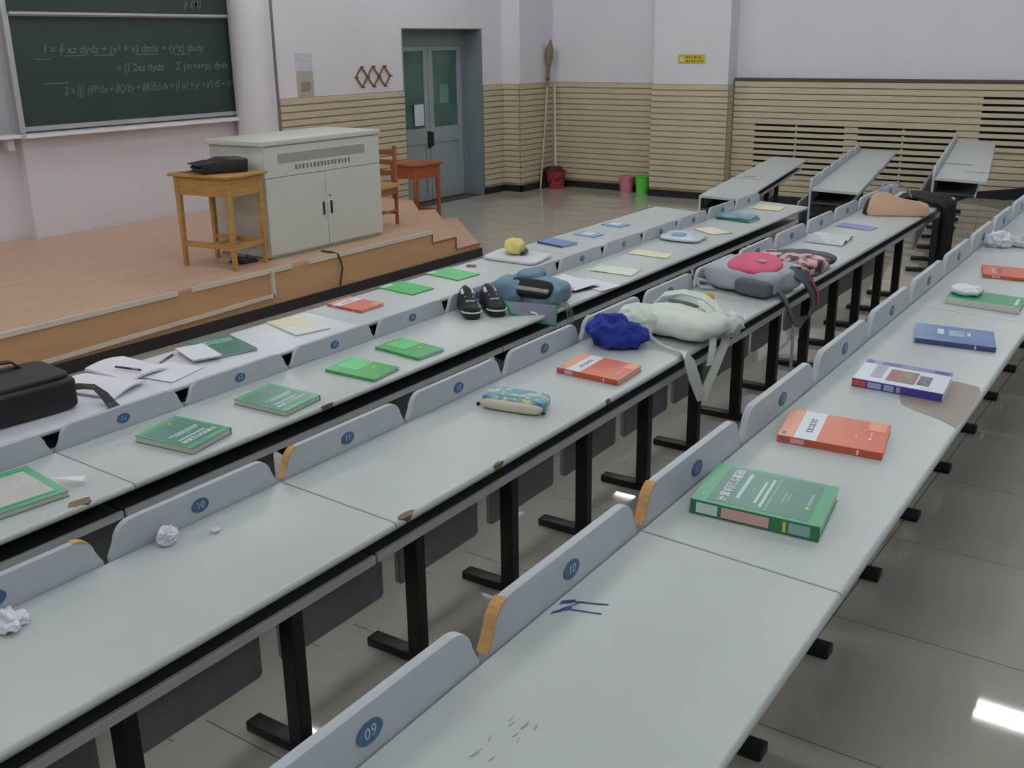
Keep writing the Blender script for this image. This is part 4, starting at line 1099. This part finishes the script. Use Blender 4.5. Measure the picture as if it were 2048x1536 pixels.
ctr = (fq[0]+fq[1]+fq[2]+fq[3])/4
ex = (fq[2]-fq[1]).normalized(); ey = (fq[0]-fq[1]).normalized()
s_ = -1 if fn.y > 0 else 1
mbq = MB().add([ctr + ex*a + ey*b - fn*0.0065*1.0*(1 if fn.y > 0 else -1) - fn*0.0*c for c in (0,) for a, b in ((-0.014, -0.02), (0.02, -0.02), (0.02, 0.016), (-0.014, 0.016))] +
               [ctr + ex*a + ey*b + fn*(-0.0085 if fn.y > 0 else 0.0085) for a, b in ((-0.014, -0.02), (0.02, -0.02), (0.02, 0.016), (-0.014, 0.016))], [(0,1,2,3),(7,6,5,4),(0,4,5,1),(1,5,6,2),(2,6,7,3),(3,7,4,0)])
obj('white_tag', mbq, C_WHITE, jb)
cbm = MB()
for i in range(4):
    d = i*0.012
    cbm.tube([(-0.02 + d, -0.15, 0.03), (-0.0 + d, -0.178, 0.012), (0.01 + d*1.4, -0.192, -0.02), (0.012 + d*1.5, -0.195, -0.075), (0.0 + d*1.6, -0.19, -0.11)], 0.0022, 6)
obj('drawstring', cbm.mesh('drawstring', sm=True), mat('cord_grey', (150, 156, 158), 0.6), jb)

# pencil case
pc = thing('pencil_case', 'rounded pencil case in blue and yellow print with cream side', 'pencil case', place(3, 0.795, 0.180, 14))
obj('body', superell(0.105, 0.20, 0.045, 0.55, 0.4, 40, 20), mat('case_blue_print', (104, 164, 186), 0.6, rgb2=(214, 206, 150), scale=38, thresh=(0.5, 0.58)), pc)
obj('cream_side', superell(0.05, 0.19, 0.034, 0.6, 0.4, 36, 16), mat('case_cream', (222, 214, 192), 0.6, var=0.05), pc, T((-0.037, -0.001, 0.0005)))
obj('zip', MB().tube([(-0.045, -0.095, 0.034), (-0.036, -0.05, 0.041), (-0.036, 0.05, 0.041), (-0.045, 0.092, 0.034)], 0.0028, 6).mesh('zip', sm=True), mat('zip_slate', (70, 96, 112), 0.5), pc)
for y in (-0.1, 0.1):
    obj('zip_end', MB().tube([(-0.05, y, 0.014), (-0.052, y*1.06, 0.008)], 0.006, 8), M_DARK, pc)

# blue scarf
sfm = mat('royal_blue_wool', (34, 56, 158), 0.9, var=0.2, scale=40, bump=0.4, bscale=120)
sf = thing('scarf', 'bundled royal blue scarf against the seat back beside the white tote', 'scarf', place(3, 1.52, 0.10, 20))
obj('bundle', superell(0.15, 0.14, 0.10, 0.8, 0.85, 64, 40, amp=0.03, freq=14, seed=3, ridge=True), sfm, sf)
obj('loose_fold', superell(0.11, 0.13, 0.075, 0.8, 0.85, 64, 40, amp=0.024, freq=18, seed=5, ridge=True), sfm, sf, T((0.0, -0.07, 0)) @ RZ(30))

# white tote
wm = mat('white_canvas', (226, 234, 222), 0.75, var=0.05, scale=10, bump=0.15, bscale=60)
tt = thing('tote_bag', 'white canvas tote bag lying on its side with straps hanging down', 'bag', place(3, 1.775, 0.24, 0))
obj('body', superell(0.25, 0.34, 0.10, 0.75, 0.5, 96, 48, amp=0.012, freq=14, seed=4), wm, tt, T((0.03, -0.01, 0)) @ RZ(-6))
obj('gathered_end', superell(0.17, 0.15, 0.105, 0.8, 0.7, 64, 36, amp=0.014, freq=22, seed=6, ridge=True), wm, tt, T((-0.06, 0.12, 0)) @ RZ(20))
obj('knotted_end', superell(0.09, 0.09, 0.085, 0.8, 0.8, 36, 22, amp=0.016, freq=24, seed=8, ridge=True), wm, tt, T((0.13, -0.165, 0.0)))
obj('opening', superell(0.04, 0.13, 0.03, 0.6, 0.6), mat('tote_inside', (96, 108, 100), 0.8), tt, T((0.10, 0.02, 0.078)) @ RZ(-8) @ RY(20))
hp = [(0.07, 0.13, 0.08), (0.12, 0.11, 0.115), (0.165, 0.05, 0.125), (0.175, -0.03, 0.118), (0.15, -0.09, 0.10), (0.11, -0.13, 0.08)]
obj('handle', MB().ribbon(hp, (0.03, 0.0, 0.012), 0.005).mesh('handle', sm=True), wm, tt)
obj('strap', MB().ribbon([(-0.13, 0.07, 0.05), (-0.19, 0.0, 0.03), (-0.21, -0.06, 0.014), (-0.235, -0.12, 0.008), (-0.255, -0.155, 0.012), (-0.25, -0.178, 0.004), (-0.225, -0.186, -0.03), (-0.18, -0.19, -0.10), (-0.10, -0.192, -0.205)], [(0.01, 0.042, 0.0)]*4 + [(0.026, 0.034, 0.0), (0.045, 0.012, 0.012), (0.054, -0.01, 0.012), (0.056, -0.012, 0.01), (0.05, -0.012, 0.0)], 0.004).mesh('strap', sm=True), wm, tt, T((0.04, 0.035, 0)))
obj('strap', MB().ribbon([(-0.10, -0.192, -0.205), (-0.06, -0.196, -0.15), (0.0, -0.197, -0.09), (0.06, -0.195, -0.035), (0.10, -0.188, 0.01), (0.12, -0.16, 0.05)], (0.05, -0.01, -0.02), 0.004).mesh('strap', sm=True), wm, tt, T((0.04, 0.035, 0)))
obj('strap', MB().ribbon([(0.06, -0.08, 0.118), (0.02, -0.14, 0.105), (-0.03, -0.18, 0.05), (-0.055, -0.197, 0.0), (-0.07, -0.2, -0.05), (-0.075, -0.2, -0.075)], (0.036, -0.01, 0.0), 0.004).mesh('strap', sm=True), wm, tt, T((0.04, 0.035, 0)))
obj('care_tag', MB().prism([(-0.03, 0.0), (0.03, -0.012), (0.032, 0.012), (-0.026, 0.02)], 0.0, 0.002, 'z'), M_PAPER, tt, T((-0.165, 0.11, 0.045)) @ RZ(30) @ RY(-40))
fr = obj('mandarin', superell(0.06, 0.055, 0.048, 0.95, 0.95, 28, 18, amp=0.001, freq=30), mat('mandarin_skin', (214, 170, 44), 0.45, rgb2=(150, 164, 50), scale=9, bump=0.1, bscale=200), None, place(3, 2.285, 0.15, 0))
tag(fr, 'small yellow-green mandarin between the white tote and grey backpack', 'fruit')

# backpack
gm = mat('grey_nylon', (176, 182, 190), 0.6, var=0.08, scale=8, bump=0.12, bscale=50)
gdk = mat('slate_nylon', (92, 98, 108), 0.6, var=0.08)
pm = mat('pink_nylon', (206, 74, 112), 0.55, var=0.08)
bp = thing('backpack', 'grey backpack with raspberry pink pocket, straps hanging over the desk', 'backpack', place(3, 2.66, 0.2, -6))
obj('body', superell(0.33, 0.36, 0.12, 0.5, 0.4, 96, 48, amp=0.016, freq=11, seed=12), gm, bp)
obj('lower_panel', superell(0.09, 0.17, 0.075, 0.5, 0.5, 36, 18, amp=0.005, freq=12, seed=2), gdk, bp, T((-0.135, -0.08, 0.004)))
obj('pocket', superell(0.20, 0.23, 0.036, 0.7, 0.75, 40, 16, amp=0.004, freq=12, seed=5), pm, bp, T((-0.05, -0.03, 0.1)) @ RZ(8) @ RY(-10))
obj('badge', superell(0.03, 0.04, 0.008, 0.6, 0.8), mat('badge_grey', (150, 150, 142), 0.4), bp, T((-0.05, -0.06, 0.134)) @ RY(-10))
obj('pink_back', superell(0.12, 0.16, 0.02, 0.7, 0.7, 36, 12), pm, bp, T((0.09, 0.02, 0.112)))
obj('shoulder_strap', MB().ribbon([(0.02, -0.15, 0.10), (0.06, -0.185, 0.085), (0.12, -0.2, 0.05), (0.19, -0.205, -0.02), (0.22, -0.205, -0.08), (0.19, -0.205, -0.125), (0.10, -0.205, -0.14), (0.04, -0.205, -0.13), (-0.02, -0.205, -0.08), (-0.08, -0.195, 0.0), (-0.09, -0.17, 0.03)],
    [(0.05, 0, 0.03)]*3 + [(0.055, 0, 0.01)]*3 + [(0.0, 0.0, 0.05)]*1 + [(0.02, 0, 0.03)] + [(0.028, 0, 0.0)]*3, 0.008).mesh('ss', sm=True), gdk, bp)
obj('strap_lining', MB().ribbon([(0.085, -0.19, 0.075), (0.15, -0.208, 0.045), (0.22, -0.212, -0.02), (0.245, -0.212, -0.08)], (0.012, 0, 0.01), 0.004).mesh('sl', sm=True), pm, bp)
obj('hanging_strap', MB().ribbon([(0.02, -0.205, -0.13), (0.03, -0.206, -0.20), (0.04, -0.207, -0.30), (0.045, -0.208, -0.40)], (0.024, 0, 0.0), 0.004).mesh('hs', sm=True), gm, bp)
obj('grab_loop', MB().ribbon([(-0.15, 0.14, 0.03), (-0.20, 0.165, 0.045), (-0.21, 0.15, 0.015), (-0.165, 0.10, 0.01)], (0.0, 0.02, 0.012), 0.004).mesh('gl', sm=True), gm, bp)
obj('buckle', MB().box(-0.02, -0.012, 0, 0.02, 0.012, 0.01).mesh('buckle', bevel=0.003), M_DARK, bp, T((0.07, -0.165, 0.10)) @ RZ(-40))

# floral jacket
fm = mat('floral_cloth', (62, 60, 68), 0.8, rgb2=(222, 178, 176), scale=18, thresh=(0.44, 0.54), bump=0.2, bscale=60)
jk = thing('jacket', 'dark jacket with pink floral print folded beside the grey backpack', 'jacket', place(3, 3.12, 0.2, 0))
obj('fold', superell(0.42, 0.34, 0.06, 0.6, 0.5, 56, 24, amp=0.014, freq=8, seed=15), fm, jk)
obj('sleeve', superell(0.12, 0.30, 0.06, 0.7, 0.6, 40, 20, amp=0.010, freq=12, seed=17), mat('jacket_slate', (84, 86, 94), 0.8, var=0.1), jk, T((0.14, -0.03, 0.008)) @ RZ(12))
obj('hood', superell(0.2, 0.2, 0.05, 0.7, 0.6, 40, 20, amp=0.014, freq=14, seed=19), fm, jk, T((-0.05, -0.08, 0.035)))

# tan handbag and black coat at the row end
tb = thing('handbag', 'tan and black handbag lying at the aisle end of the third row', 'bag', place(3, 4.985, 0.235, 35))
ol = [(-0.19, 0.004), (0.17, 0.004), (0.188, 0.02), (0.19, 0.06), (0.175, 0.085), (0.12, 0.10), (0.02, 0.115), (-0.04, 0.135), (-0.09, 0.155), (-0.14, 0.15), (-0.175, 0.12), (-0.20, 0.03)]
tm_ = MB().prism([(x, z) for x, z in ol], 0.0, 0.03, 'y').mesh('front_panel', bevel=0.01, seg=3)
R90 = RZ(-90)
obj('front_panel', tm_, mat('tan_leather', (216, 180, 148), 0.55, var=0.06, scale=8), tb, T((-0.05, 0.0, 0)) @ R90 @ RX(-20))
obj('body', MB().prism([(x*1.02, z*0.9) for x, z in ol], 0.03, 0.10, 'y').mesh('body', bevel=0.012, seg=2), C_BAG, tb, T((-0.05, 0.0, 0)) @ R90 @ RX(-14))
obj('handle', MB().ribbon([(0.02, 0.12, 0.14), (0.02, 0.10, 0.19), (0.02, 0.02, 0.2), (0.02, -0.05, 0.16), (0.02, -0.08, 0.11)], (0.03, 0, 0), 0.006).mesh('hd', sm=True), mat('handle_grey', (140, 144, 156), 0.6), tb)
ck = thing('coat', 'black coat draped over the aisle end of the third row', 'coat', place(3, 5.62, 0.28, 0))
vs = []; fs = []; nu_, nv_ = 16, 20
path = [(-0.06, 0.16, 0.03), (-0.03, 0.05, 0.045), (0.0, -0.06, 0.03), (0.0, -0.105, 0.0), (0.0, -0.118, -0.10), (0.0, -0.125, -0.30), (0.0, -0.12, -0.52)]
for j in range(nv_ + 1):
    s = j/nv_*(len(path)-1); i0 = min(int(s), len(path)-2); f_ = s - i0
    c_ = Vector(path[i0]).lerp(Vector(path[i0+1]), f_)
    for i in range(nu_ + 1):
        a = i/nu_ - 0.5
        wv = 0.018*math.sin(a*22 + j*0.25)*min(1, j/nv_*1.6)
        vs.append((c_.x + a*0.36, c_.y + wv - 0.012, c_.z + (0.01*math.sin(a*15+j) if j < 8 else 0)))
for j in range(nv_):
    for i in range(nu_):
        k = j*(nu_+1)+i
        fs.append((k, k+1, k+nu_+2, k+nu_+1))
me = bpy.data.meshes.new('coat_drape'); me.from_pydata(vs, [], fs)
bm = bmesh.new(); bm.from_mesh(me)
bmesh.ops.recalc_face_normals(bm, faces=bm.faces)
bmesh.ops.solidify(bm, geom=bm.faces[:], thickness=0.012)
bm.to_mesh(me); bm.free(); smooth(me, 1.2)
obj('drape', me, mat('black_wool', (20, 19, 24), 0.9, var=0.2, scale=30), ck)
obj('collar', superell(0.30, 0.12, 0.05, 0.7, 0.6, 40, 16, amp=0.01, freq=14, seed=21), MATS['black_wool'], ck, T((-0.04, 0.12, 0.0)))

# brown marks on the highest far desk
dC = [o for o in bpy.data.objects if o.get('label', '').startswith('grey desk of the far block highest') and 'aisle' in o['label']][0]
for i, (u, v, a, b) in enumerate(((1.05, 0.12, 0.05, 0.14), (0.55, 0.28, 0.03, 0.10))):
    mk = obj('brown_mark', flat_poly(blob(u, v, a, b, 3.0 + i, 20, 0.5)), mat('brown_mark', (158, 138, 130), 0.5, var=0.2, scale=12), dC)
    mk.matrix_local = dC.matrix_world.inverted() @ top_matrix('C') @ T((0, 0, 0.0003))
